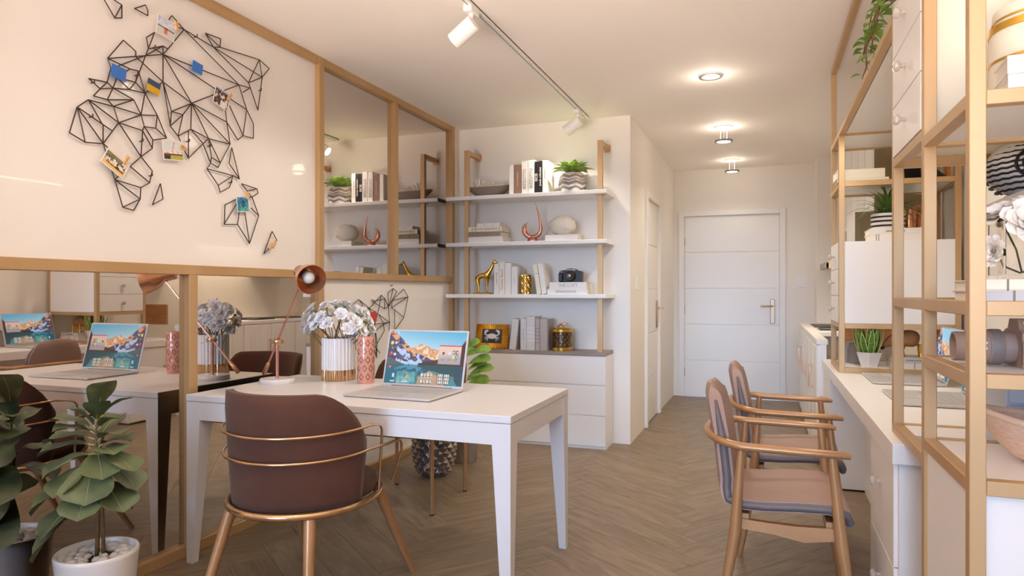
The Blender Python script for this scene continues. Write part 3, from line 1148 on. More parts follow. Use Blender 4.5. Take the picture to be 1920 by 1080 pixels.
# ---- desk lamp
lm = thing('desk_lamp', 'copper desk lamp on round white base at the mirror end of the desk', 'lamp', (-2.295, 2.80, .75))
MB().lathe([(.0, 0), (.082, 0), (.085, .004), (.085, .02), (.082, .024), (0, .024)], 32, cap0=False, cap1=False).build('base', 'marble', lm, 40)
MB().tube([(0, 0, .024), (0, 0, .20)], .0085, 10).build('column', 'rose', lm, 40)
j = Vector((0, 0, .205))
head = Vector((.235, -.095, .528))
av = (head - j).normalized()
tail = j - av * .165
MB().lathe([(.0, -.008), (.026, -.008), (.028, 0), (.026, .008), (0, .008)], 16, Matrix.Translation((.004, 0, .207)), cap0=False, cap1=False).tube([(.01, -.02, .20), (.05, -.03, .188)], .003, 6).build('joint', 'brass', lm, 40)
MB().tube([tail, head], .005, 8).build('arm', 'rose', lm, 40)
MB().tube([tail - av * .055, tail - av * .05, tail + av * .02, tail + av * .026], [.008, .0115, .0095, .006], 10).build('counterweight', 'copper', lm, 40)
ax = Vector((.92, -.60, -.30)).normalized()
mt = Matrix.Translation(head + Vector((.0, .0, .012))) @ ax.to_track_quat('Z', 'Y').to_matrix().to_4x4()
sh = MB().lathe([(.0, -.062), (.031, -.060), (.033, -.055), (.033, .0), (.036, .006), (.052, .026), (.064, .055), (.070, .092), (.071, .104), (.069, .104), (.062, .056), (.05, .028), (.034, .008), (0, .006)], 32, mt, cap0=False, cap1=False).build('lamp_shade', 'copper', lm, 35)
bl = MB().ball((0, 0, .055), .031, 16, 10, (1, 1, 1.1), mtx=mt).build('bulb', 'bulb', lm, 0)

# ---- fluted vase with white flowers
fv = thing('fluted_vase', 'white fluted vase with gold foot band holding white flowers on the desk', 'vase', (-2.085, 3.02, .75))
flut = lambda j, z: 1.0 if j % 4 < 2 else .955
MB().lathe([(.0, .055), (.086, .055), (.086, .215), (.085, .218), (.078, .218), (.076, .13), (0, .13)], 112, cap0=False, cap1=False, rad=flut).build('vase_body', 'pot', fv, 25)
MB().lathe([(.0, 0), (.086, 0), (.087, .003), (.087, .055), (0, .055)], 112, cap0=False, cap1=False, rad=flut).build('gold_band', 'brass', fv, 25)
r5 = random.Random(5)


def flower(parent, base, c, axis, R, name='flower', petal='petal', seed=0, rings=4, np_=11, stem='stem', sr=.0022, wd_=.52):
    rr = random.Random(seed)
    st = MB().tube([base, (Vector(base) * .45 + Vector(c) * .55) + Vector((rr.uniform(-.01, .01), rr.uniform(-.01, .01), -.012)), Vector(c) - axis * .004], sr, 5).build('stem', stem, parent, 0)
    q = axis.to_track_quat('Z', 'Y').to_matrix()
    mb = MB()
    for k in range(rings):
        n = np_ + (2 - k)
        el = math.radians([18, 42, 66, 80][k])
        L = R * [1.0, .86, .62, .4][k]
        for i in range(n):
            a = 2 * PI * (i + .5 * (k % 2)) / n + rr.uniform(-.15, .15)
            e = el + rr.uniform(-.18, .18)
            d = Vector((math.cos(a) * math.cos(e), math.sin(a) * math.cos(e), math.sin(e)))
            upv = Vector((-math.cos(a) * math.sin(e), -math.sin(a) * math.sin(e), math.cos(e)))
            leaf_mb(mb, Vector(c) + q @ (d * R * .08), Vector(c) + q @ (d * L + upv * L * .16), L * wd_, q @ upv, sag=.18, n=4, fold=.30, shape=lambda s: [.35, .75, 1.0, 1.0, .62][round(s * 4)], curl=.11)
    mb.build('bloom', petal, parent, 0).parent = st
    g = MB().lathe([(.002, -.006), (R * .22, .0), (R * .20, .006), (.003, .012)], 8, Matrix.Translation(Vector(c) - axis * .008) @ q.to_4x4())
    g.build('calyx', 'leaf2', parent, 0).parent = st


k = 0
cam_right, cam_to = Vector((.9375, .348, 0)), Vector((.348, -.9375, 0))
heads = [(-.152, .02, .30), (-.118, .03, .335), (-.06, .02, .345), (-.015, .0, .352), (.03, -.02, .355), (-.105, .06, .285), (-.135, .05, .235), (-.155, .03, .255), (-.085, .085, .255),
         (-.06, .09, .293), (-.03, .10, .262), (.035, .09, .312), (.02, .03, .30), (.08, .06, .285), (.07, .10, .235), (.135, .03, .31), (.155, .02, .27), (.13, .06, .225), (.16, .0, .235), (.10, .0, .32),
         (.0, -.08, .33), (-.07, -.10, .30), (.06, -.11, .31), (.12, -.08, .27), (-.12, -.06, .25), (-.14, -.02, .215), (.02, -.14, .26), (.105, .085, .265)]
for (dx, dt, dz) in heads:
    v = cam_right * dx + cam_to * dt
    c = Vector((v.x, v.y, dz + .028))
    axis = (Vector((v.x, v.y, 0)) * 3.2 + Vector((0, 0, .22)) + cam_to * .06).normalized()
    a = k * 2.4
    flower(fv, (.045 * math.cos(a), .045 * math.sin(a), .14), c, axis, .037 + .006 * r5.random(), seed=k)
    k += 1

# ---- rose vase with diamond openings
rv = thing('rose_vase', 'rose pink vase pierced with gold diamonds between flowers and laptop', 'vase', (-1.875, 2.95, .75))
MB().lathe([(.0, .0), (.040, .0), (.0415, .004), (.0415, .228), (.040, .232), (.036, .232), (.035, .02), (0, .02)], 40, cap0=False, cap1=False).build('vase_body', 'pink', rv, 40)
dm = MB()
for r in range(5):
    for q in range(8):
        a = 2 * PI * (q + .5 * (r % 2)) / 8
        z = .035 + r * .042
        V = []
        for rad in (.0425, .037):
            s = 1 if rad > .04 else .55
            for (da, dz) in ((0, .016 * s), (.26 * s, 0), (0, -.016 * s), (-.26 * s, 0)):
                V.append((rad * math.cos(a + da) if rad > .04 else .0405 * math.cos(a + da), rad * math.sin(a + da) if rad > .04 else .0405 * math.sin(a + da), z + dz))
        dm.add(V, [(4, 5, 6, 7), (0, 1, 5, 4), (1, 2, 6, 5), (2, 3, 7, 6), (3, 0, 4, 7)])
dm.build('diamond_inlay', 'darkbrown', rv)
dg = MB()
for r in range(5):
    for q in range(8):
        a = 2 * PI * (q + .5 * (r % 2)) / 8
        z = .035 + r * .042
        pts = [((.0422) * math.cos(a + da), (.0422) * math.sin(a + da), z + dz) for (da, dz) in ((0, .017), (.28, 0), (0, -.017), (-.28, 0))]
        dg.tube(pts, .0011, 4, closed=True)
dg.build('diamond_rim', 'brass', rv)

# ---- rust velvet chairs
def velvet_back(R, z0, z1, a0, a1, cx=0, cy=0, lean=.05, e0=.70):
    def fn(u, v):
        a = a0 + (a1 - a0) * u
        e = abs(u - .5) * 2
        top = z1 - (z1 - z0) * .45 * max(0, (e - e0) / (1 - e0)) ** 2.0
        z = z0 + (top - z0) * v
        rr_ = R + lean * v - .015 * (1 - v)
        return (cx + rr_ * math.cos(a) * 1.0, cy + rr_ * math.sin(a) * .97, z)
    return MB().slab(fn, 28, 12, lambda u, v: .042 * (1 - .5 * max(0, (abs(u - .5) * 2 - .85) / .15)) * (1 - .35 * max(0, (v - .85) / .15)))


ch = thing('velvet_chair', 'rust velvet desk chair with gold rails, its back to the camera', 'chair', (-1.672, 2.195, 0), 0)
MB().lathe([(.0, .425), (.215, .425), (.232, .432), (.238, .455), (.230, .478), (.18, .49), (0, .494)], 40, Matrix.Translation((0, .04, 0)) @ Matrix.Diagonal((1.06, 1.16, 1, 1)), cap0=False, cap1=False).build('seat', 'velvet', ch, 0)
velvet_back(.258, .428, .845, math.radians(180 - 4), math.radians(360 + 2), lean=.012, e0=.48).build('backrest', 'velvet', ch, 0)
ring = [(.272 * math.cos(2 * PI * i / 48), .276 * math.sin(2 * PI * i / 48) * (1.18 if i < 24 else 1.0), .424) for i in range(48)]
MB().tube(ring, .0135, 8, closed=True).build('seat_ring', 'brass', ch, 50)
for zt, Rr in ((.712, .294), (.622, .290)):
    p = []
    yf = .125 if zt > .7 else .285
    zf = -.018
    for i in range(33):
        a = math.radians(180 + 180 * i / 32)
        p.append((Rr * math.cos(a), Rr * math.sin(a), zt - .012 * math.sin(PI * i / 32)))
    xr_ = .258 if zt > .7 else .225
    s, e = [], []
    for sg, lst in ((-1, s), (1, e)):
        lst += [(sg * (Rr - .004), yf * .5, zt + zf * .5), (sg * (Rr - .012), yf - .045, zt + zf * .7), (sg * (Rr - .018), yf - .018, zt + zf - .004), (sg * (Rr - .022), yf - .003, zt + zf - .022), (sg * (Rr - .024), yf, zt + zf - .05), (sg * xr_, yf - .005, .43)]
    MB().tube(list(reversed(s)) + p + e, .0052, 8).build('back_rail', 'brass', ch, 50)
for (x, y, fx, fy) in ((-.19, .20, -.30, .40), (.205, .20, .245, .42), (-.19, -.17, -.28, -.26), (.17, -.19, .215, -.27)):
    MB().tube([(x, y, .42), (x * .35 + fx * .65, y * .35 + fy * .65, .14), (fx, fy, 0)], [.0225, .0175, .011], 14).build('leg', 'ash', ch, 50)

c2 = thing('velvet_chair', 'rust velvet chair with straight gold legs on the far side of the desk', 'chair', (-1.92, 3.53, 0), PI + math.radians(2))
MB().box(-.235, -.235, .42, .235, .235, .475, bev=.03).build('seat', 'velvet', c2, 40)
velvet_back(.245, .45, .80, math.radians(180 + 8), math.radians(360 - 8)).build('backrest', 'velvet', c2, 0)
MB().tube([(.255 * math.cos(math.radians(172 + 196 * i / 24)), .255 * math.sin(math.radians(172 + 196 * i / 24)) - .04, .62) for i in range(25)], .007, 8).build('back_rail', 'brass', c2, 50)
MB().tube([(-.22, -.22, .41), (.22, -.22, .41), (.22, .22, .41), (-.22, .22, .41)], .010, 8, closed=True).build('seat_frame', 'brass', c2, 50)
for (x, y) in ((-.225, .235), (.235, .235), (-.225, -.235), (.235, -.235)):
    l = MB().tube([(x, y, .43), (x, y, .008)], .0115, 12).build('leg', 'ash', c2, 50)
    MB().tube([(x, y, .008), (x, y, 0)], .0125, 12).build('foot_cap', 'black', c2, 50).parent = l


# ---- bronze armchairs at the counter
def armchair(label, loc, rz):
    o = thing('armchair', label, 'chair', loc, rz, group='bronze armchairs at the counter')
    # faces +X; seat and backrest are one curved shell
    prof = [(.265, .405), (.255, .438), (.20, .455), (.10, .452), (0, .443), (-.08, .440), (-.135, .455), (-.152, .50), (-.160, .57), (-.170, .66), (-.188, .755), (-.203, .825), (-.211, .858)]
    wid = [.20, .225, .235, .235, .232, .225, .215, .208, .206, .200, .184, .146, .085]
    n = len(prof) - 1

    def fn(u, v, off=0):
        f = v * n
        i = min(int(f), n - 1)
        t = f - i
        x = prof[i][0] * (1 - t) + prof[i + 1][0] * t
        z = prof[i][1] * (1 - t) + prof[i + 1][1] * t
        w_ = wid[i] * (1 - t) + wid[i + 1] * t
        s = (u - .5) * 2
        bk = max(0, min(1, (f - 5.5) / 2))
        return (x + .022 * bk * s * s, s * w_, z + .012 * (1 - bk) * s * s)
    MB().slab(fn, 12, 36, lambda u, v: (.036 + .012 * max(0, min(1, (v - .45) / .15))) * max(.12, 1 - max(0, (v - .86) / .14) ** 2) ** .5).build('seat_shell', 'mauve', o, 60)
    cs = MB()
    for sd in (0, 1):
        cs.tube([fn(sd, v / 48) for v in range(44)], [.0145] * 38 + [.013, .0115, .010, .0085, .007, .005], 8)
    cs.tube([fn(u / 10, 0) for u in range(11)], .0145, 8)
    cs.build('edge_band', 'mauved', o, 50)
    # U-shaped arm rail
    ya = .258
    p = [(.262, -ya, .655), (.24, -ya, .66), (.10, -ya - .004, .662), (-.08, -ya - .002, .665)]
    for i in range(13):
        a = math.radians(-90 - 180 * i / 12)
        p.append((-.10 + .112 * math.cos(a), ya * math.sin(a), .668 + .012 * math.sin(PI * i / 12)))
    p += [(-.08, ya + .002, .665), (.10, ya + .004, .662), (.24, ya, .66), (.262, ya, .655)]
    MB().tube(p, [.010, .016] + [.018] * (len(p) - 4) + [.016, .010], 10, flat=.8).build('arm_rail', 'ash', o, 60)
    for s in (-1, 1):
        MB().tube([(.205, s * .25, .655), (.235, s * .252, .36), (.285, s * .262, 0)], [.0135, .0205, .011], 12).build('leg', 'ash', o, 50)
        MB().tube([(-.085, s * .25, .66), (-.105, s * .246, .36), (-.165, s * .25, 0)], [.0125, .0205, .011], 12).build('leg', 'ash', o, 50)
        # curved side apron
        ap_ = [(-.10, .405), (.0, .40), (.10, .398), (.235, .405), (.24, .365), (.12, .345), (.02, .362), (-.09, .37), (-.108, .38)]
        MB().prism(ap_, -.012, .012, Matrix.Translation((0, s * .225, 0)) @ Matrix(((1, 0, 0, 0), (0, 0, -1, 0), (0, 1, 0, 0), (0, 0, 0, 1)))).build('side_rail', 'ash', o)
    for x in (-.09, .19):
        MB().box(x, -.22, .385, x + .03, .22, .42).build('cross_rail', 'ash', o)
    return o


a1 = armchair('mauve armchair with bronze frame nearer the camera at the counter', (.005, 2.785, 0), 0)
dup(a1, 'mauve armchair with bronze frame farther from the camera at the counter', (.055, 3.53, 0), 0)

# ------------------------------------------------------------------ wall shelves and dresser in the alcove
dr = thing('dresser', 'wide white three-drawer dresser with grey wood top under the wall shelves', 'dresser', (-1.80, 5.11, 0))
MB().box(-.66, -.005, .715, .665, .265, .742, bev=.002).build('dresser_top', 'oaktop', dr)
MB().box(-.655, .016, .0, .662, .265, .715).build('body', 'white', dr)
for (z0, z1) in ((.022, .255), (.258, .488), (.491, .715)):
    MB().box(-.655, 0, z0 + .002, .662, .016, z1 - .003, bev=.0015).build('drawer', 'white', dr)

ws = thing('wall_shelf', 'gold post wall shelf unit with three long white boards', 'shelving', (-1.80, 5.23, 0))
for x in (-2.30 + 1.8, -1.185 + 1.8):
    p = MB().box(x - .019, -.11, .742, x + .019, -.075, 2.365, bev=.0015).box(x - .019, -.075, 2.33, x + .019, .135, 2.365, bev=.0015).build('gold_post', 'gold', ws)
    MB().box(x - .028, .135, 2.318, x + .028, .15, 2.377, bev=.0015).build('wall_bracket', 'copper', ws).parent = p
    for z in (1.946, 1.568, 1.152):
        MB().box(x - .032, -.125, z, x + .032, -.06, z + .006).build('shelf_clip', 'gold', ws).parent = p
for z in (1.982, 1.604, 1.186):
    MB().box(-.665, -.155, z - .03, .675, .15, z, bev=.002).build('shelf_board', 'white', ws)
Z1, Z2, Z3, Z4 = 1.982, 1.604, 1.186, .742
YS_ = 5.12     # spine plane of the books

# top shelf
bw = thing('shell_bowl', 'taupe boat-shaped bowl of white coral and shells on the top shelf', 'bowl', (-2.135, 5.22, Z1))


def bowlf(u, v):
    a = 2 * PI * u
    r = .35 + .65 * v
    z = .075 * v ** 1.6 + .003
    tipf = abs(math.cos(a)) ** 3 * v * .016
    return (.205 * r * math.cos(a), .085 * r * math.sin(a), z + tipf)


MB().slab(bowlf, 36, 6, .008).lathe([(0, .004), (.34, .004)], 36, Matrix.Diagonal((.205, .085, 1, 1)), cap0=False, cap1=False).build('bowl_body', 'bowl', bw, 50)
r6 = random.Random(6)
for (x, y) in ((-.09, -.01), (-.03, .0), (-.06, .02)):
    cb = MB()
    for i in range(13):
        a, e = r6.uniform(0, 6.3), r6.uniform(.35, 1.4)
        L = r6.uniform(.065, .105)
        p0 = Vector((x, y, .058))
        d_ = Vector((math.cos(a) * math.cos(e), math.sin(a) * math.cos(e) * .7, math.sin(e)))
        m_ = p0 + d_ * L * .6
        cb.tube([p0, m_, p0 + d_ * L + Vector((r6.uniform(-.012, .012), 0, .008))], [.011, .008, .004], 6)
    cb.build('coral', 'coral', bw, 0)
MB().ball((.075, -.005, .068), .066, 20, 10, (1.15, .6, .75), jit=lambda i, j_: 1 + .03 * (j_ % 2)).build('shell', 'coral', bw, 0)
MB().ball((.0, -.03, .06), .030, 12, 8, (1.1, .7, .8)).build('shell', 'coral', bw, 0)

book('thin blank white book, leftmost of the standing row on the top shelf', .038, .235, .16, (-1.905, YS_, Z1), 'bkwhite')
book('brown hardback with pale spine line on the top shelf', .060, .238, .17, (-1.853, YS_, Z1), 'bkbrown', 'COASTAL INTERIORS', 'whiteink', .012)
book('white book with tall grey spine capitals right beside the brown hardback', .051, .262, .18, (-1.793, YS_, Z1), 'bkwhite', 'BIZZOTTO', 'ink', .036, .46, sx=.9)
book('white book with tall grey spine capitals right beside the black books', .051, .268, .18, (-1.738, YS_, Z1), 'bkwhite', 'BIZZOTTO', 'ink', .036, .46, sx=.9)
book('black book with one short bold white word on its spine', .028, .252, .18, (-1.695, YS_, Z1), 'blackbk', 'SICIS', 'whiteink', .030, .50, bold=.0006)
book('black book with a long white lowercase title on its spine', .033, .254, .18, (-1.663, YS_, Z1), 'blackbk', 'jewels collection', 'whiteink', .022, .52, bold=.0004)
book('white book with faint grey spine print, rightmost of the top shelf row', .040, .258, .18, (-1.624, YS_, Z1), 'bkwhite', 'ART AND DESIGN', 'ink', .010, .6)


def zig_pot(o, z0, R, Hh, stripes, lobes=6):
    def rad(z):
        q = z / Hh
        return R * (.62 + .38 * math.sin(PI * min(1, .12 + q * .80)) ** .8)
    prof = [(0.0, 0)] + [(rad(Hh * i / 16), Hh * i / 16) for i in range(17)] + [(rad(Hh) - .008, Hh), (rad(Hh) - .010, Hh * .9), (0, Hh * .9)]
    MB().lathe(prof, 36, cap0=False, cap1=False).build('pot_body', 'pot', o, 60)
    for (q, wd, m) in stripes:
        b = MB()
        n = lobes * 4
        V = []
        for i in range(n):
            a = 2 * PI * i / n
            tri = abs((i % 4) - 2) - 1
            z = Hh * q + tri * Hh * .055
            for (dz, k) in ((-wd / 2, -.002), (-wd / 2 * .8, .003), (wd / 2 * .8, .003), (wd / 2, -.002)):
                rr_ = rad(max(0, z + dz)) + k
                V.append((rr_ * math.cos(a), rr_ * math.sin(a), z + dz))
        F = []
        for i in range(n):
            for k in range(3):
                a, c_ = i * 4 + k, ((i + 1) % n) * 4 + k
                F.append((a, c_, c_ + 1, a + 1))
        b.add(V, F).build('zigzag_band', m, o, 60)


zp = thing('potted_succulent', 'green succulent in white pot with zigzag bands on the top shelf', 'plant', (-1.425, 5.21, Z1))
zig_pot(zp, 0, .108, .155, ((.20, .018, 'taupe2'), (.45, .026, 'taupe2'), (.62, .014, 'potg'), (.80, .022, 'taupe')))
MB().lathe([(0, .146), (.075, .146)], 20, cap0=False, cap1=False).build('soil', 'soil', zp)
sl_shape = lambda s: [.75, .95, 1, .8, .45, .04][min(5, round(s * 5))]
for ring_, (n, el, L, wd) in enumerate(((7, 10, .17, .11), (7, 32, .15, .105), (5, 54, .125, .09), (3, 74, .10, .07))):
    for i in range(n):
        a = 2 * PI * (i + .5 * (ring_ % 2)) / n + .2
        e = math.radians(el)
        d_ = Vector((math.cos(a) * math.cos(e), math.sin(a) * math.cos(e), math.sin(e)))
        b0 = Vector((.015 * math.cos(a), .015 * math.sin(a), .15))
        mb = MB()
        leaf_mb(mb, b0, b0 + d_ * L, wd, (0, 0, 1), sag=.10, n=5, fold=.3, shape=sl_shape)
        mb.build('leaf', 'succ', zp, 0)

# second shelf
book('blank white book at the bottom of the left stack on the second shelf', .048, .300, .20, (-2.125, 5.10, Z2), 'bkwhite', lie=True, rz=math.radians(-3))
book('taupe banded book in the left stack on the second shelf', .040, .285, .20, (-2.135, 5.105, Z2 + .048), 'bktaupe', lie=True, bands=(.3, .32, .6, .86), ink='ink')
book('cream book with ornate printed spine in the left stack', .040, .285, .20, (-2.125, 5.10, Z2 + .088), 'bkcream', 'GARDEN ORNAMENT', 'ink', .022, .5, lie=True, rz=math.radians(3), bands=(.1, .2, .92))
book('small white book with two gold squares topping the left stack', .031, .20, .15, (-2.105, 5.12, Z2 + .128), 'bkwhite', '#              #', 'goldink', .017, .5, lie=True)
sc = thing('swirl_sculpture', 'polished rose gold crescent swirl sculpture on the second shelf', 'sculpture', (-1.755, 5.2, Z2))
MB().lathe([(0, 0), (.040, 0), (.043, .006), (.040, .022), (.024, .034), (.010, .038), (.010, .044), (0, .044)], 24, cap0=False, cap1=False).build('base', 'rose', sc, 50)
pts, rr_ = [], []
for i in range(17):                      # short horn on the left
    a = math.radians(-95 - 150 * i / 16)
    pts.append((.062 * math.cos(a) * 1.05 - .005, 0, .105 + .064 * math.sin(a)))
    rr_.append(.017 + .006 * math.sin(PI * i / 16) - .021 * (i / 16) ** 3)
MB().tube(pts, [max(.0015, q) for q in rr_], 12, flat=1.0).build('short_horn', 'rose', sc, 60)
pts, rr_ = [], []
for i in range(25):                      # tall horn on the right
    t = i / 24
    a = math.radians(-95 + 85 * min(1, t * 2))
    if t <= .5:
        p = Vector((.068 * math.cos(a) + .004, 0, .107 + .066 * math.sin(a)))
    else:
        s = (t - .5) * 2
        p = Vector((.072 - .048 * s ** 1.7, 0, .096 + .215 * s))
    pts.append(p)
    rr_.append(max(.0015, .018 * (1 - max(0, t - .35) / .65) ** .8))
MB().tube(pts, rr_, 12).build('tall_horn', 'rose', sc, 60)
book('blank white box book under the round shell ornament', .046, .262, .20, (-1.485, 5.10, Z2), 'bkwhite', lie=True)
so = thing('shell_ornament', 'round white encrusted shell ornament on a white book', 'ornament', (-1.505, 5.2, Z2 + .046))
MB().ball((0, 0, .076), .108, 28, 16, (1, .85, .72), jit=lambda i, j_: 1 + .035 * math.sin(i * 2.3 + j_ * 1.9) * math.sin(j_ * 3.1)).build('shell_body', 'coral', so, 0)
sp = MB()
for i in range(26):
    a, e = r6.uniform(0, 6.3), r6.uniform(-.5, 1.3)
    d_ = Vector((math.cos(a) * math.cos(e), math.sin(a) * math.cos(e), math.sin(e)))
    c_ = Vector((d_.x * .106, d_.y * .09, .076 + d_.z * .077))
    q = Vector((d_.x, d_.y, d_.z)).to_track_quat('Z', 'Y').to_matrix().to_4x4()
    R_ = r6.uniform(.010, .017)
    sp.lathe([(R_, -.004), (R_ * .8, .004), (R_ * .45, .001), (R_ * .3, .006), (.001, .007)], 9, Matrix.Translation(c_) @ q, cap0=False, cap1=False)
sp.build('barnacles', 'coral', so, 0)['kind'] = 'stuff'

# third shelf
gf = thing('giraffe_figurine', 'golden giraffe figurine with lowered tail on the third shelf', 'figurine', (-2.185, 5.19, Z3))
MB().box(-.075, -.035, 0, .08, .035, .012, bev=.003).build('plinth', 'gilt', gf)
gv = [(-.035, 0, .155), (.02, 0, .150), (.05, 0, .165), (.075, 0, .205), (.095, 0, .245), (.108, 0, .262), (.135, 0, .254),      # 0-6 body neck head
      (-.045, .014, .12), (-.038, .016, .075), (-.046, .016, .012), (-.045, -.014, .12), (-.030, -.016, .075), (-.022, -.016, .012),   # hind legs 7-12
      (.038, .012, .11), (.036, .013, .065), (.038, .013, .012), (.042, -.012, .11), (.046, -.013, .065), (.050, -.013, .012),         # front legs 13-18
      (-.062, 0, .140), (-.066, 0, .10), (-.062, 0, .075),                                                                            # tail
      (.103, .007, .285), (.103, -.007, .285), (.098, .016, .268), (.098, -.016, .268)]
ge = [(0, 1), (1, 2), (2, 3), (3, 4), (4, 5), (5, 6), (0, 7), (7, 8), (8, 9), (0, 10), (10, 11), (11, 12), (2, 13), (13, 14), (14, 15), (2, 16), (16, 17), (17, 18), (0, 19), (19, 20), (20, 21), (5, 22), (5, 23), (5, 24), (5, 25)]
gr = [.027, .026, .025, .016, .012, .013, .006, .014, .008, .007, .014, .008, .007, .013, .008, .007, .013, .008, .007, .004, .0025, .004, .003, .003, .004, .004]
skin('giraffe_body', gv, ge, gr, 'gilt', gf, 2)
book('white book with faint grey print next to the giraffe', .042, .245, .17, (-2.033, YS_, Z3), 'bkwhite', 'modern living', 'ink', .017, .52)
book('tall white book with gold spine title on the third shelf', .044, .260, .17, (-1.987, YS_, Z3), 'bkwhite', 'Forever Beach', 'goldink', .029, .46, bold=.0003)
book('blank white hardback right of the gold lettered book', .054, .250, .17, (-1.935, YS_, Z3), 'bkwhite')
book('shortest white book beside the gold woven holder', .050, .222, .17, (-1.880, YS_, Z3), 'bkwhite', 'home', 'bkgrey2', .018, .5)
wv = thing('woven_holder', 'gold basket-weave candle holder on the third shelf', 'holder', (-1.80, 5.17, Z3))
wm = MB()
for r in range(10):
    z = .005 + r * .0152
    n = 18
    V = []
    for i in range(n * 2):
        a = 2 * PI * i / (n * 2)
        k = .041 + (.0045 if (i + r) % 4 < 2 else -.001)
        for (zz, kk) in ((z, k - .003), (z + .002, k), (z + .011, k), (z + .014, k - .003)):
            V.append((kk * math.cos(a), kk * math.sin(a), zz))
    F = []
    for i in range(n * 2):
        for q in range(3):
            a, b = i * 4 + q, ((i + 1) % (n * 2)) * 4 + q
            F.append((a, b, b + 1, a + 1))
    wm.add(V, F)
wm.build('woven_bands', 'gilt', wv)
MB().lathe([(0, 0), (.0385, 0), (.0385, .158), (.036, .158), (.036, .01), (0, .01)], 28, cap0=False, cap1=False).build('inner_cup', 'brass', wv, 40)
book('speckled cream book leaning left on the third shelf', .036, .235, .16, (-1.672, YS_, Z3 + .002), 'bkcream', tilt=math.radians(-9), bands=(.68,), ink='bkgrey2')
book('plain cream book leaning beside the speckled one', .042, .240, .16, (-1.628, YS_, Z3 + .003), 'bkwhite', tilt=math.radians(-9))
book('white book with wide grey capitals lying lowest under the black camera', .042, .320, .20, (-1.438, 5.10, Z3), 'bkwhite', 'RENAISSANCE', 'ink', .026, .47, lie=True)
book('white book with pale spine lettering lying directly under the black camera', .052, .295, .20, (-1.435, 5.105, Z3 + .042), 'bkwhite', 'THE LOFT', 'bkgrey2', .036, .5, lie=True)
cm = thing('camera', 'black compact camera standing on two white books', 'camera', (-1.425, 5.17, Z3 + .094))
cpoly = [(-.088, 0), (.088, 0), (.092, .012), (.092, .075), (.086, .086), (.06, .09), (.04, .102), (.012, .108), (-.02, .106), (-.04, .094), (-.08, .090), (-.09, .08), (-.092, .01)]
MB().prism(cpoly, -.03, .03, Matrix(((1, 0, 0, 0), (0, 0, -1, 0), (0, 1, 0, 0), (0, 0, 0, 1)))).box(-.092, -.045, .004, -.055, -.03, .072, bev=.008).build('camera_body', 'black', cm)
ry = Euler((PI / 2, 0, 0)).to_matrix().to_4x4()
ln = MB().lathe([(.044, .0), (.044, .022), (.038, .030), (.036, .05), (.031, .05), (.029, .038), (.016, .036)], 28, Matrix.Translation((.004, -.03, .05)) @ ry, cap1=False).build('lens_barrel', 'black', cm, 40)
MB().ball((.004, -.066, .05), .016, 14, 8, (1, .4, 1)).build('lens_glass', 'nickel', cm, 0).parent = ln
text(cm, 'CHINON', .017, 'whiteink', Matrix.Translation((.006, -.0306, .094)) @ Matrix(((1, 0, 0, 0), (0, 0, -1, 0), (0, 1, 0, 0), (0, 0, 0, 1))), name='brand_plate', bold=.0005)
text(cm, 'Auto', .013, 'whiteink', Matrix.Translation((-.072, -.0306, .081)) @ Matrix(((1, 0, 0, 0), (0, 0, -1, 0), (0, 1, 0, 0), (0, 0, 0, 1))), name='brand_plate')
MB().tube([(-.06, 0, .088), (-.06, 0, .096)], .011, 12).build('shutter_button', 'nickel', cm, 40)

# dresser top
pf = thing('picture_frame', 'gold sunburst picture frame with a white crab on the dresser', 'picture frame', (-2.115, 5.215, Z4), rot=(math.radians(-10), 0, 0))
fw, fh = .142, .098


def inner(t):
    return (.088 * max(-1, min(1, t[0])), .058 * max(-1, min(1, t[1])))


ridge = MB()
per = []
nx, nz = 14, 10
for i in range(nx): per.append((-1 + 2 * i / nx, -1))
for i in range(nz): per.append((1, -1 + 2 * i / nz))
for i in range(nx): per.append((1 - 2 * i / nx, 1))
for i in range(nz): per.append((-1, 1 - 2 * i / nz))
n = len(per)
for i in range(n):
    a, b = per[i], per[(i + 1) % n]
    m_ = ((a[0] + b[0]) / 2, (a[1] + b[1]) / 2)
    V = []
    for (p, yo, yi) in ((a, -.008, -.006), (m_, -.018, -.011), (b, -.008, -.006)):
        V.append((p[0] * fw, yo, fh + p[1] * fh))
        q = inner(p)
        V.append((q[0], yi, fh + q[1]))
    ridge.add(V, [(0, 1, 3, 2), (2, 3, 5, 4)])
ridge.build('fluted_frame', 'gilt', pf)
MB().box(-fw, -.008, 0, fw, .008, fh * 2, bev=.002).build('frame_back', 'gilt', pf)
MB().box(-.088, -.0095, fh - .058, .088, -.008, fh + .058).build('backing_card', 'slate', pf)
cr = MB()
fm = Matrix.Translation((0, -.0098, fh - .003)) @ Matrix(((1, 0, 0, 0), (0, 0, -1, 0), (0, 1, 0, 0), (0, 0, 0, 1)))
body = [(.040 * math.cos(2 * PI * i / 24), .024 * math.sin(2 * PI * i / 24) * (1.0 if math.sin(2 * PI * i / 24) > 0 else .85)) for i in range(24)]
cr.prism(body, 0, .0006, fm)


def ribbon(pts, ws_):
    L, R = [], []
    for i, p in enumerate(pts):
        p = Vector(p)
        t = (Vector(pts[min(i + 1, len(pts) - 1)]) - Vector(pts[max(0, i - 1)])).normalized()
        nn = Vector((-t.y, t.x))
        L.append(p + nn * ws_[i])
        R.append(p - nn * ws_[i])
    cr.prism(L + list(reversed(R)), 0, .0005, fm)


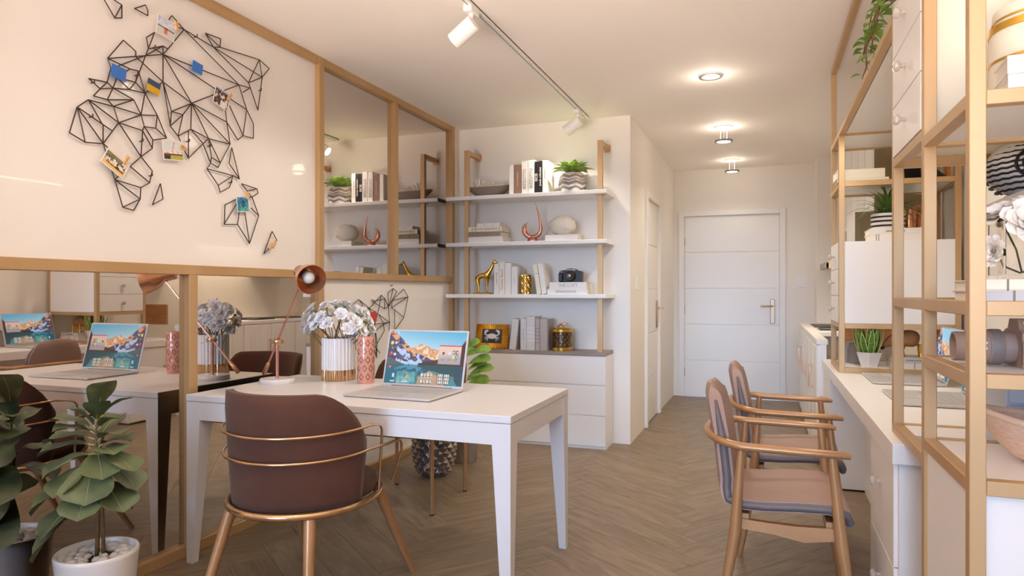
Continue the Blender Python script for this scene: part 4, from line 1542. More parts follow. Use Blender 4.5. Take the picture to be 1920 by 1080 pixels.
for s in (-1, 1):
    ribbon([(s * .028, .010), (s * .048, .010), (s * .062, .020), (s * .064, .032)], [.005, .005, .006, .005])
    ribbon([(s * .064, .028), (s * .058, .044), (s * .040, .050), (s * .030, .044)], [.007, .009, .006, .001])
    ribbon([(s * .058, .028), (s * .050, .036), (s * .040, .040)], [.004, .004, .001])
    for k in range(3):
        ribbon([(s * .034, -.004 - k * .006), (s * (.060 - k * .010), -.008 - k * .010), (s * (.062 - k * .012), -.026 - k * .008)], [.003, .0028, .001])
cr.build('crab_print', 'crab', pf)
book('pale grey book leaning at the left of the dresser row', .055, .245, .16, (-1.898, 5.12, Z4 + .002), 'bkgrey', tilt=math.radians(7), name='book')
book('pale grey book with faint spine print on the dresser', .052, .250, .17, (-1.803, YS_, Z4), 'bkgrey', 'ARCHIVES', 'bkgrey2', .020, .5)
book('tallest pale grey book with raised white bands on the dresser', .068, .268, .17, (-1.741, YS_ - .004, Z4), 'bkgrey', bands=(.26, .30, .38, .42, .50, .54, .62, .66), ink='bkwhite')
book('slim darker grey book with band lines on the dresser', .036, .250, .17, (-1.686, YS_, Z4), 'bkgrey2', bands=(.24, .36, .46, .58, .68), ink='ink')
book('warm grey book at the right end of the dresser row', .060, .250, .18, (-1.635, YS_, Z4), 'bkgrey2', name='book')
jr = thing('lidded_jar', 'gold lidded jar with dark leopard pattern on the dresser', 'jar', (-1.508, 5.20, Z4))
MB().lathe([(0, 0), (.078, 0), (.080, .004), (.080, .026), (.077, .03), (.077, .148), (0, .148)], 40, cap0=False, cap1=False).build('jar_body', 'darkbrown', jr, 40)
MB().lathe([(.0795, 0), (.083, .002), (.083, .024), (.079, .028)], 40, cap0=False, cap1=False).build('gold_foot', 'gilt', jr, 40)
lp_ = MB()
for r in range(5):
    for q in range(13):
        a0 = 2 * PI * (q + .5 * (r % 2)) / 13 + r6.uniform(-.06, .06)
        z0 = .045 + r * .0215 + r6.uniform(-.003, .003)
        open_ = r6.uniform(0, 6.3)
        pts = []
        for i in range(7):
            t = open_ + 4.6 * i / 6
            pts.append((.0775 * math.cos(a0 + .105 * math.cos(t)), .0775 * math.sin(a0 + .105 * math.cos(t)), z0 + .0075 * math.sin(t)))
        lp_.tube(pts, .0018, 4)
lp_.build('leopard_spots', 'gilt', jr)['kind'] = 'stuff'
ld = MB().lathe([(.082, .146), (.086, .150), (.086, .168), (.078, .176), (.05, .182), (0, .183)], 40, cap0=False, cap1=False).build('lid', 'gilt', jr, 40)
skin('lid_handle', [(-.03, 0, .205), (.005, 0, .207), (.035, 0, .213), (-.042, 0, .178), (-.02, 0, .183), (.012, 0, .183), (.05, 0, .210)], [(0, 1), (1, 2), (0, 3), (0, 4), (1, 5), (2, 6)], [.009, .009, .008, .004, .004, .004, .003], 'copper', jr, 1).parent = ld

# ------------------------------------------------------------------ plants
fig = thing('fiddle_leaf_fig', 'fiddle leaf fig with big round leaves in white pot by the mirror', 'plant', (-2.275, 1.80, 0))
MB().lathe([(0, 0), (.105, 0), (.112, .006), (.136, .255), (.137, .266), (.133, .272), (.124, .270), (.120, .250), (0, .24)], 44, cap0=False, cap1=False).build('pot', 'pot', fig, 40)
MB().lathe([(0, .245), (.121, .245)], 30, cap0=False, cap1=False).build('soil', 'soil', fig)
r8 = random.Random(8)
k = 0
for ring_, (n, R_) in enumerate(((3, .025), (8, .062), (12, .096))):
    for i in range(n):
        a = 2 * PI * i / n + ring_ + r8.uniform(-.15, .15)
        rr_ = R_ + r8.uniform(-.012, .010)
        sz = r8.uniform(.015, .025)
        o = MB().ball((0, 0, 0), sz, 9, 6, (1.15, .95, .65), jit=lambda i_, j_: 1 + .1 * math.sin(i_ * 1.7 + j_ * 2.3 + k)).build('pebble', 'pebble', fig, 0, loc=(rr_ * math.cos(a), rr_ * math.sin(a), .252))
        o.rotation_euler = (r8.uniform(-.2, .2), r8.uniform(-.2, .2), r8.uniform(0, 6))
        k += 1
MB().tube([(.0, .0, .24), (.004, .0, .40), (-.008, .004, .56), (.0, -.004, .70), (.006, 0, .76)], [.0085, .0075, .0065, .005, .004], 8).build('stem', 'stem', fig, 0)
MB().tube([(.018, .012, .24), (.014, .01, .42), (.005, .008, .50)], [.007, .006, .005], 8).build('stem', 'stem', fig, 0)
fs = lambda s: (.10 + .95 * s ** .75) * max(0.0, 1 - s ** 5) ** .5 * 1.12
# stem height, then tip: right, towards the camera, up (metres), width
figs = [(.74, .055, .02, .885, .105), (.735, .14, .02, .825, .05), (.72, .035, .06, .815, .075), (.70, .105, .04, .755, .085), (.70, -.06, .06, .79, .10), (.70, -.155, .03, .745, .085),
        (.69, -.105, .09, .715, .10), (.67, -.16, .05, .665, .12), (.65, -.165, .08, .625, .10), (.66, .12, .06, .70, .10), (.64, .125, .0, .665, .11), (.63, .115, .09, .635, .11),
        (.62, -.13, .10, .55, .125), (.62, .09, .12, .555, .115), (.615, .165, .05, .565, .10), (.60, .05, .15, .475, .145), (.58, -.06, .15, .50, .11), (.60, .155, .02, .49, .12),
        (.55, -.17, .10, .425, .145), (.53, .03, .16, .425, .12), (.52, .14, .08, .43, .12), (.53, -.09, -.12, .47, .13), (.48, -.12, .12, .345, .13), (.45, -.165, .10, .26, .14),
        (.58, -.05, -.12, .58, .12), (.66, .03, -.10, .74, .10), (.50, .10, -.05, .40, .11)]
for (zb, dx, dt, zt, wd) in figs:
    v = cam_right * dx + cam_to * dt
    tip = Vector((max(v.x, -.15), v.y, zt))
    base = Vector((0, 0, zb))
    st = base + (tip - base) * .16 + Vector((0, 0, .012))
    mb, vn_ = MB(), MB()
    leaf_mb(mb, st, tip, wd * 1.38, (0, 0, 1) if abs(dt) + abs(dx) > .07 else tuple(cam_to), sag=.10, n=11, fold=.22, shape=fs, vein=vn_, curl=.035)
    vn_.tube([base, st], .0028, 5)
    l = mb.build('leaf', 'leaf', fig, 0)
    vn_.build('leaf_vein', 'vein', fig, 0).parent = l

# pineapple pot and grey pot beyond the desk
pp = thing('pineapple_planter', 'silver pineapple-textured pot with fern leaves beyond the desk', 'plant', (-2.05, 4.05, 0))


def prad(z):
    return .075 + .062 * math.sin(PI * min(1, .10 + z / .30 * .62))


MB().lathe([(0, 0), (.082, 0), (.088, .012), (.080, .022)] + [(prad(z) - .004, z) for z in (.03, .06, .10, .14, .18, .22, .26, .29)] + [(prad(.29) - .02, .29), (prad(.27) - .022, .26), (0, .26)], 36, cap0=False, cap1=False).build('pot_body', 'silver', pp, 50)
pm_ = MB()
for r in range(8):
    z = .040 + r * .032
    n = 14
    for q in range(n):
        a = 2 * PI * (q + .5 * (r % 2)) / n
        R_ = prad(z)
        V = []
        for (da, dz, dr) in ((0, -.030, .0), (.22, 0, .0), (0, .026, .002), (-.22, 0, .0), (0, -.004, .018)):
            V.append(((R_ + dr) * math.cos(a + da), (R_ + dr) * math.sin(a + da), max(.02, z + dz)))
        pm_.add(V, [(0, 1, 4), (1, 2, 4), (2, 3, 4), (3, 0, 4)])
pm_.build('pineapple_scales', 'silver', pp)
for i in range(30):
    a = 2 * PI * i / 30 * 7.3
    e = math.radians(18 + 52 * ((i * 7) % 10) / 10)
    L = .25 + .08 * ((i * 3) % 5) / 5
    d_ = Vector((math.cos(a) * math.cos(e), math.sin(a) * math.cos(e), math.sin(e)))
    b0 = Vector((.03 * math.cos(a), .03 * math.sin(a), .27))
    mb = MB()
    tip = b0 + d_ * L - Vector((0, 0, .09))
    for q in range(1, 12):
        t = q / 12
        c_ = b0.lerp(tip, t) + Vector((0, 0, .05 * math.sin(PI * t)))
        for s in (-1, 1):
            sd = d_.cross(Vector((0, 0, 1))).normalized() * s
            ll = .075 * math.sin(PI * min(1, t * .8 + .12))
            leaf_mb(mb, c_, c_ + sd * ll + d_ * ll * .55 - Vector((0, 0, .008)), .011, (0, 0, 1), n=2, shape=lambda x: [.7, 1, .05][round(x * 2)])
    mb.tube([b0, b0.lerp(tip, .5) + Vector((0, 0, .05)), tip], [.003, .002, .001], 4)
    mb.build('frond', 'fern', pp, 0)
gp = thing('rubber_plant', 'broad leaved plant in grey pot beside the dresser, behind the laptop', 'plant', (-2.02, 4.45, 0))
MB().lathe([(0, 0), (.088, 0), (.093, .008), (.110, .28), (.112, .30), (.104, .30), (.10, .27), (0, .265)], 36, cap0=False, cap1=False).build('pot', 'potg', gp, 40)
MB().tube([(0, 0, .26), (.01, 0, .55), (.0, 0, .82)], [.008, .007, .004], 8).build('stem', 'stem', gp, 0)
for (zb, dx, dt, zt, wd) in ((.78, .12, .02, .86, .06), (.74, .20, .03, .80, .07), (.68, .20, .04, .735, .075), (.64, .17, .0, .70, .05), (.60, .22, .03, .665, .075), (.55, .19, .05, .575, .085),
                             (.70, -.15, .05, .78, .08), (.60, -.18, .02, .64, .08), (.52, .05, .16, .55, .09), (.64, -.03, .16, .70, .08), (.50, -.12, -.10, .52, .08), (.72, .06, -.10, .80, .07), (.80, -.05, .08, .90, .06), (.56, .12, -.13, .6, .08)):
    v = cam_right * dx + cam_to * dt
    base = Vector((0, 0, zb))
    tip = Vector((v.x, v.y, zt))
    mb, vn_ = MB(), MB()
    leaf_mb(mb, base + (tip - base) * .2, tip, wd * 1.25, (.24, -.66, .75), sag=.12, n=11, fold=.25, shape=fs, vein=vn_)
    vn_.tube([base, base + (tip - base) * .2], .0025, 5)
    l = mb.build('leaf', 'leaf2', gp, 0)
    vn_.build('leaf_vein', 'vein', gp, 0).parent = l

# snake plant on the far tower
sn = thing('snake_plant', 'variegated snake plant in white faceted pot low on the far tower', 'plant', (.555, 4.37, .778))
V = []
for (R_, z) in ((.046, 0), (.074, .085), (.070, .085), (.066, .07)):
    V += [(R_ * math.cos(PI / 3 * i + .45), R_ * math.sin(PI / 3 * i + .45), z) for i in range(6)]
MB().add(V, [tuple(range(5, -1, -1)), tuple(range(18, 24))] + [(k * 6 + i, k * 6 + (i + 1) % 6, k * 6 + 6 + (i + 1) % 6, k * 6 + 6 + i) for k in range(3) for i in range(6)]).build('pot', 'pot', sn)
ss = lambda s: [.7, .95, 1, .9, .6, .04][min(5, round(s * 5))]
for i in range(17):
    a = i * 2.4
    R_ = .012 + .030 * (i % 5) / 4
    lean = .025 + .05 * (i % 4) / 3
    b0 = Vector((R_ * math.cos(a), R_ * math.sin(a), .07))
    L = .13 + .045 * ((i * 5) % 7) / 6
    tip = b0 + Vector((lean * math.cos(a), lean * math.sin(a), L))
    mb = MB()
    leaf_mb(mb, b0, tip, .030, tuple(Vector((math.cos(a), math.sin(a), 0))), sag=.04, n=5, fold=.3, shape=ss)
    l = mb.build('leaf', 'snake', sn, 0)
    eg = MB()
    for s in (0, 4):
        eg.tube([mb.v[q * 5 + s] for q in range(6)], .0022, 4)
    eg.build('leaf_edge', 'snakeedge', sn, 0).parent = l

# fern in striped pot on two books, on the white drawer box of the far tower
book('white book lying lowest under the striped fern pot', .038, .30, .22, (.70, 4.29, 1.49), 'bkwhite', lie=True, bands=(.1, .14), ink='ink')
book('white book with black print directly under the striped fern pot', .032, .285, .22, (.69, 4.29, 1.528), 'bkwhite', 'GREEN ROOMS', 'blackbk', .014, .45, lie=True)
fp = thing('potted_fern', 'arching green grass fern in black and white striped pot', 'plant', (.655, 4.40, 1.56))
MB().lathe([(0, 0), (.082, 0), (.086, .006), (.088, .085), (.085, .09), (.080, .09), (.078, .07), (0, .07)], 36, cap0=False, cap1=False).build('pot', 'pot', fp, 40)
for z in (.014, .040, .064):
    MB().lathe([(.0872 - (.09 - z) * .01, z), (.0888 - (.09 - z) * .01, z + .001), (.0890 - (.08 - z) * .01, z + .010), (.0874 - (.08 - z) * .01, z + .011)], 36, cap0=False, cap1=False).build('black_stripe', 'blackbk', fp, 40)
for i in range(64):
    a = i * 2.399
    e = math.radians(25 + 55 * ((i * 7) % 11) / 11)
    L = .16 + .10 * ((i * 5) % 9) / 8
    d_ = Vector((math.cos(a) * math.cos(e), math.sin(a) * math.cos(e), math.sin(e)))
    b0 = Vector((.025 * math.cos(a), .025 * math.sin(a), .075))
    mb = MB()
    tip = b0 + d_ * L - Vector((0, 0, .11 * math.cos(e)))
    leaf_mb(mb, b0, tip, .014, (0, 0, 1), sag=.22, n=6, fold=.2, shape=lambda s: [.6, .9, 1, .95, .8, .5, .05][round(s * 6)])
    mb.build('frond', 'fern', fp, 0)
cn = thing('copper_canister', 'copper lidded canister beside the striped fern pot', 'canister', (.875, 4.56, 1.49))
MB().lathe([(0, 0), (.07, 0), (.072, .004), (.072, .20), (.06, .22), (.02, .225), (.012, .245), (.017, .252), (.012, .262), (0, .263)], 32, cap0=False, cap1=False).build('canister_body', 'copper', cn, 40)
cn = thing('copper_jug', 'small dark copper jug in front of the canister', 'jug', (.78, 4.50, 1.56 - .07))
MB().lathe([(0, 0), (.035, 0), (.04, .05), (.03, .13), (.022, .17), (.030, .195), (.027, .195), (.018, .17), (0, .16)], 24, cap0=False, cap1=False).build('jug_body', 'copper', cn, 40)
MB().tube([(.028, 0, .18), (.06, 0, .16), (.062, 0, .10), (.038, 0, .06)], .005, 8).build('jug_handle', 'copper', cn, 50)
# books and frames on the 1.82 shelf
book('thin cream book lying lowest on the upper far tower shelf', .020, .26, .20, (.515, 4.29, 1.828), 'bkcream', lie=True)
book('thick cream book lying on the thin one on the upper far tower shelf', .052, .245, .19, (.505, 4.295, 1.848), 'bkcream', lie=True, rz=.05)
fr_ = thing('picture_frame', 'small black and orange picture frame on the upper far tower shelf', 'picture frame', (.80, 4.50, 1.828), rot=(math.radians(-8), 0, .3))
MB().box(-.06, 0, 0, .06, .014, .13, bev=.002).build('frame_border', 'orange', fr_)
MB().box(-.045, -.002, .015, .045, 0, .115).build('picture_card', 'blackbk', fr_)
fr_ = thing('book_stand', 'black wedge shaped book stand with wooden edge on the upper far tower shelf', 'stand', (.90, 4.46, 1.828))
MB().prism([(-.06, 0), (.05, 0), (.05, .025), (-.06, .12)], -.04, .04, Matrix(((1, 0, 0, 0), (0, 0, -1, 0), (0, 1, 0, 0), (0, 0, 0, 1)))).build('wedge', 'blackbk', fr_)
MB().box(.053, -.045, 0, .068, .045, .12).build('wood_edge', 'orange', fr_)
# low shelf of the far tower
book('white book lying lowest under the brown animal figurine', .034, .22, .20, (.77, 4.30, .778), 'bkwhite', lie=True, bands=(.15, .5), ink='ink')
book('white book with black spine print directly under the brown animal figurine', .030, .215, .20, (.77, 4.30, .812), 'bkgrey', 'SAFARI NOTES', 'blackbk', .012, .5, lie=True)
af = thing('animal_figurine', 'brown wrinkled humped animal figurine with gold legs on two white books', 'figurine', (.755, 4.39, .842))
skin('animal_body', [(.06, 0, .092), (.01, 0, .105), (-.045, 0, .100), (-.085, 0, .088), (-.112, 0, .066), (-.124, 0, .050), (-.082, .024, .112), (-.082, -.024, .112)], [(0, 1), (1, 2), (2, 3), (3, 4), (4, 5), (3, 6), (3, 7)],
     [.045, .056, .046, .030, .022, .013, .007, .007], 'hide', af, 2)
for (x, y) in ((.065, .026), (.06, -.026), (-.035, .024), (-.03, -.024)):
    MB().tube([(x, y, .07), (x - .004, y, .035), (x, y, .006), (x, y, 0)], [.017, .010, .011, .014], 10).build('leg', 'gilt', af, 50)
MB().ball((-.128, 0, .044), .012, 10, 7, (1, 1.1, .8)).build('muzzle', 'darkbrown', af, 0)
cj = thing('ribbed_candle', 'ribbed pale pink candle jar left of the snake plant', 'candle', (.445, 4.58, .778))
MB().lathe([(0, 0), (.03, 0), (.03, .09), (.027, .09), (.025, .08), (0, .08)], 40, cap0=False, cap1=False, rad=lambda j, z: 1 if j % 2 else .94).build('jar', 'board2', cj)
cj = thing('smoked_jar', 'smoked grey glass jar behind the snake plant pot', 'jar', (.515, 4.55, .778))
MB().lathe([(0, 0), (.048, 0), (.05, .01), (.05, .11), (.044, .12), (.04, .12), (.044, .01), (0, .008)], 28, cap0=False, cap1=False).build('jar_body', 'taupe2', cj, 40)

# printer-like grey case between the laptops
gc = thing('grey_case', 'low pale grey case with rounded arch lid behind the laptops', 'case', (.93, 3.66, .75))
pl = [(-.17, 0), (.17, 0), (.17, .10)] + [(.17 * math.cos(PI * i / 16), .10 + .055 * math.sin(PI * i / 16)) for i in range(1, 16)] + [(-.17, .10)]
MB().prism(pl, -.03, .03, Matrix(((0, 0, 1, 0), (1, 0, 0, 0), (0, 1, 0, 0), (0, 0, 0, 1)))).build('case_body', 'board2', gc, 30)
MB().tube([(-.034, .172 * math.cos(PI * i / 16), .10 + .057 * math.sin(PI * i / 16)) for i in range(17)], .006, 6).build('rim_trim', 'taupe2', gc, 50)

# ivy over the bridge shelf
iv = thing('ivy_plant', 'trailing green ivy hanging over the overhead gold shelf', 'plant', (.53, 2.86, 2.12))
MB().lathe([(0, 0), (.07, 0), (.09, .14), (.092, .15), (.085, .15), (.08, .12), (0, .12)], 28, cap0=False, cap1=False).build('pot', 'pot', iv, 40)
ivs = lambda s: [.45, 1.0, .82, .5, .04][min(4, round(s * 4))]
r9 = random.Random(9)
vines = [[(0, 0, .15), (-.07, .05, .22), (-.13, .10, .18), (-.155, .16, .08), (-.16, .20, -.02), (-.155, .22, -.10), (-.17, .24, -.17)],
         [(0, .02, .15), (-.06, .0, .23), (-.12, .02, .20), (-.14, .06, .12), (-.145, .12, .06), (-.15, .20, .05), (-.16, .28, .02)],
         [(0, 0, .15), (-.08, -.02, .23), (-.13, -.02, .21), (-.145, .0, .14), (-.145, .03, .05), (-.15, .09, .0), (-.15, .14, -.06)],
         [(0, 0, .15), (-.05, .12, .22), (-.11, .22, .20), (-.145, .30, .13), (-.15, .33, .05), (-.155, .35, .0)],
         [(0, 0, .15), (-.06, -.06, .23), (-.12, -.10, .22), (-.14, -.12, .17), (-.145, -.12, .11)],
         [(0, 0, .15), (-.05, .06, .24), (-.10, .13, .25), (-.14, .17, .20), (-.15, .19, .13)],
         [(0, 0, .15), (.02, .10, .22), (-.04, .16, .25), (-.09, .20, .24)], [(0, 0, .15), (-.04, -.02, .25), (-.08, -.05, .27), (-.12, -.06, .26)]]
for vi in vines:
    vi = [(q[0] * .95, q[1], q[2] if q[2] > .15 else .15 + (q[2] - .15) * .62) for q in vi]
    st = MB().tube(vi, [.0035] * (len(vi) - 1) + [.0015], 5).build('vine', 'stem', iv, 0)
    for i in range(1, len(vi)):
        for t in (.2, .6, 1.0):
            if r9.random() < .2 and i > 3: continue
            p = Vector(vi[i - 1]).lerp(Vector(vi[i]), t)
            a = r9.uniform(0, 6.3)
            L = r9.uniform(.030, .052)
            d_ = Vector((math.cos(a) - .3, math.sin(a), r9.uniform(-.7, .25))).normalized()
            mb = MB()
            leaf_mb(mb, p + d_ * .012, p + d_ * (L + .012), L * .82, (0, 0, 1), sag=.08, n=4, fold=.3, shape=ivs)
            mb.tube([p, p + d_ * .012], .0012, 4)
            mb.build('leaf', 'leaf2', iv, 0).parent = st

# ------------------------------------------------------------------ things on the near shelf unit
SB1, SB2, SB3, SB4 = .822, 1.039, 1.187, 1.615
bs = thing('straw_basket', 'woven straw bowl basket on the lowest open shelf of the near unit', 'basket', (.628, 1.86, SB1))


def bask(u, v):
    a = 2 * PI * u
    r = (.42 + .58 * v ** .6)
    z = .006 + .085 * v + .03 * v * abs(math.cos(a)) ** 2
    return (.17 * r * math.cos(a), .135 * r * math.sin(a), z)


MB().slab(bask, 40, 12, .008).lathe([(0, .004), (.41, .004)], 40, Matrix.Diagonal((.17, .135, 1, 1)), cap0=False, cap1=False).build('basket_body', 'straw', bs, 50)
MB().tube([bask(i / 40, 1) for i in range(40)], .008, 8, closed=True).build('rim', 'strawrim', bs, 50)
dsl = thing('slr_camera', 'taupe SLR camera with long lens on the near shelf', 'camera', (.56, 1.86, SB2))
rx = Euler((0, -PI / 2, 0)).to_matrix().to_4x4()
L0 = Matrix.Translation((-.03, 0, .043)) @ rx
MB().lathe([(.036, 0), (.036, .022), (.040, .025), (.040, .05), (.037, .052), (.037, .078), (.033, .08), (.034, .098), (.034, .118), (.030, .118), (.028, .10), (.010, .09)], 32, L0, cap1=False).build('lens_barrel', 'taupe', dsl, 35)
MB().lathe([(.0405, .026), (.0412, .028), (.0412, .046), (.0405, .048)], 32, L0, cap0=False, cap1=False).build('zoom_ring', 'taupe2', dsl, 35)
MB().ball((-.125, 0, .043), .027, 16, 8, (.3, 1, 1)).build('lens_glass', 'mirror', dsl, 0)
sl = MB().box(-.10, -.041, .036, -.088, -.034, .062, bev=.002).build('lens_switch', 'taupe', dsl)
MB().box(-.0985, -.0425, .039, -.0895, -.040, .044).box(-.0985, -.0425, .052, -.0895, -.040, .057).build('switch_button', 'white', dsl).parent = sl
cb_ = [(-.062, 0), (.07, 0), (.075, .01), (.075, .07), (.055, .082), (.035, .086), (.025, .108), (-.03, .108), (-.042, .086), (-.062, .078)]
MB().prism(cb_, -.03, .04, Matrix(((0, 0, 1, 0), (1, 0, 0, 0), (0, 1, 0, 0), (0, 0, 0, 1)))).box(-.03, -.075, 0, .06, -.05, .07, bev=.01).build('camera_body', 'taupe', dsl, 30)
text(dsl, 'Canon', .014, 'whiteink', Matrix.Translation((-.005, -.0425, .100)) @ Matrix.Rotation(0.0, 4, 'Z') @ Matrix(((1, 0, 0, 0), (0, 0, -1, 0), (0, 1, 0, 0), (0, 0, 0, 1))), name='brand_plate')
b1 = book('pale blue-white book lying lowest under the glass vase', .024, .30, .22, (.575, 1.70, SB3), 'bkgrey', lie=True, bands=(.2,), ink='ink')
b2 = book('cream book with red stripe directly under the glass vase', .024, .30, .22, (.58, 1.715, SB3 + .024), 'bkcream', lie=True, bands=(.16,), ink='ink')
MB().box(-.0125, -.0008, .13, -.0095, .002, .29).build('red_stripe', 'red', b2)
gv_ = thing('glass_vase', 'square clear glass vase with white peony blooms on the near shelf', 'vase', (.545, 1.835, SB3 + .048))
MB().box(-.055, -.055, 0, .055, .055, .012).box(-.055, -.055, .012, -.05, .055, .13).box(.05, -.055, .012, .055, .055, .13).box(-.05, -.055, .012, .05, -.05, .13).box(-.05, .05, .012, .05, .055, .13).build('vase_glass', 'glass', gv_)
for q, (c_, ax_, R_) in enumerate((((-.012, -.05, .112), (.1, -.9, .45), .066), ((-.055, -.02, .062), (-.8, -.5, .1), .042), ((.06, -.02, .125), (.4, -.5, .7), .06), ((.02, .04, .145), (.0, -.3, .95), .06), ((-.035, .03, .135), (-.5, -.3, .8), .05))):
    flower(gv_, (.012 * math.cos(q * 2), .012 * math.sin(q * 2), .016), c_, Vector(ax_).normalized(), R_, 'peony', 'petal2', seed=50 + q, rings=4, np_=10, stem='leaf2', sr=.0022, wd_=.7)
jb = thing('banded_jar', 'big cream jar with gold bands on the top near shelf', 'jar', (.615, 1.91, SB4))
MB().lathe([(0, 0), (.10, 0), (.112, .01), (.115, .03), (.115, .20), (.108, .225), (.10, .225), (.10, .20), (0, .20)], 44, cap0=False, cap1=False).build('jar_body', 'bkcream', jb, 40)
for (z, h, r) in ((.125, .008, .1165), (.196, .018, .1175), (.222, .006, .111)):
    MB().lathe([(r - .004, z), (r, z + .001), (r, z + h - .001), (r - .004, z + h)], 44, cap0=False, cap1=False).build('gold_band', 'gilt', jb, 40)
MB().lathe([(.108, .226), (.11, .23), (.108, .25), (.03, .262), (.012, .275), (.018, .29), (0, .297)], 44, cap0=False, cap1=False).build('lid', 'bkcream', jb, 40)
for (nm, z, yy) in (('thick white open-spined book lying lowest before the banded jar', 0, 0), ('thick white book lying on another before the banded jar', .04, .004)):
    book(nm, .038, .20, .12, (.565, 1.655 + yy, SB4 + z), 'bkwhite', lie=True, rz=-.06)
# striped shell pot on the drawer-side shelf
stp = thing('striped_shell_pot', 'black and white striped shell-shaped pot with spiky leaves in the near unit', 'plant', (.66, 2.33, 1.64 - .03))
stp.location = (.70, 2.33, 1.475)
MB().ball((0, 0, .085), .105, 28, 16, (1, .9, .80)).build('pot_body', 'pot', stp, 0)
coil = MB()
for r in range(11):
    z = .012 + r * .0145
    q = (z - .085) / .084
    R_ = .105 * math.sqrt(max(.02, 1 - q * q)) + .001
    n = 44
    coil.tube([(R_ * math.cos(2 * PI * i / n), R_ * .9 * math.sin(2 * PI * i / n), z + .0025 * (i % 2) + .010 * math.cos(2 * PI * i / n)) for i in range(n)], .0034, 5, closed=True)
coil.build('black_stripes', 'blackbk', stp, 0)
wh = []
for i in range(40):
    a = i * .42
    wh.append((-.012 + .05 * (1 - i / 44) * math.cos(a), -.085 - .012 * i / 40, .085 + .045 * (1 - i / 44) * math.sin(a)))
MB().tube(wh, .0045, 6).build('shell_whorl', 'blackbk', stp, 50)
for i in range(12):
    a = 2 * PI * i / 12
    e = math.radians(15 + 45 * (i % 3) / 2)
    d_ = Vector((math.cos(a) * math.cos(e), math.sin(a) * math.cos(e), math.sin(e)))
    mb = MB()
    b0 = Vector((0, 0, .155))
    leaf_mb(mb, b0, b0 + d_ * .15, .06, (0, 0, 1), sag=.08, n=8, fold=.25, shape=lambda s: [.5, .9, .7, 1, .72, .8, .5, .45, .04][round(s * 8)])
    mb.build('leaf', 'leaf', stp, 0)
gs = thing('wall_shelf', 'small white wall shelf carrying the striped shell pot', 'shelf', (.80, 2.30, 1.457))
MB().box(-.17, -.20, 0, .20, .20, .018, bev=.002).build('shelf_board', 'white', gs)
pb = thing('drawer_chest', 'pale blue small drawer chest behind the straw basket', 'chest', (.80, 2.30, .778))
MB().box(-.20, -.14, 0, .185, .12, .20, bev=.002).build('chest_body', 'ltblue', pb)
for z in (.008, .072, .136):
    MB().box(-.195, -.15, z, .18, -.139, z + .058, bev=.002).build('drawer_front', 'ltblue', pb)
wk = thing('pink_basket', 'small pink woven basket standing on the pale blue chest', 'basket', (.84, 2.30, .978))
MB().lathe([(0, 0), (.055, 0), (.06, .01), (.07, .075), (.066, .078), (.055, .012), (0, .01)], 30, cap0=False, cap1=False).build('basket_body', 'straw', wk, 40)

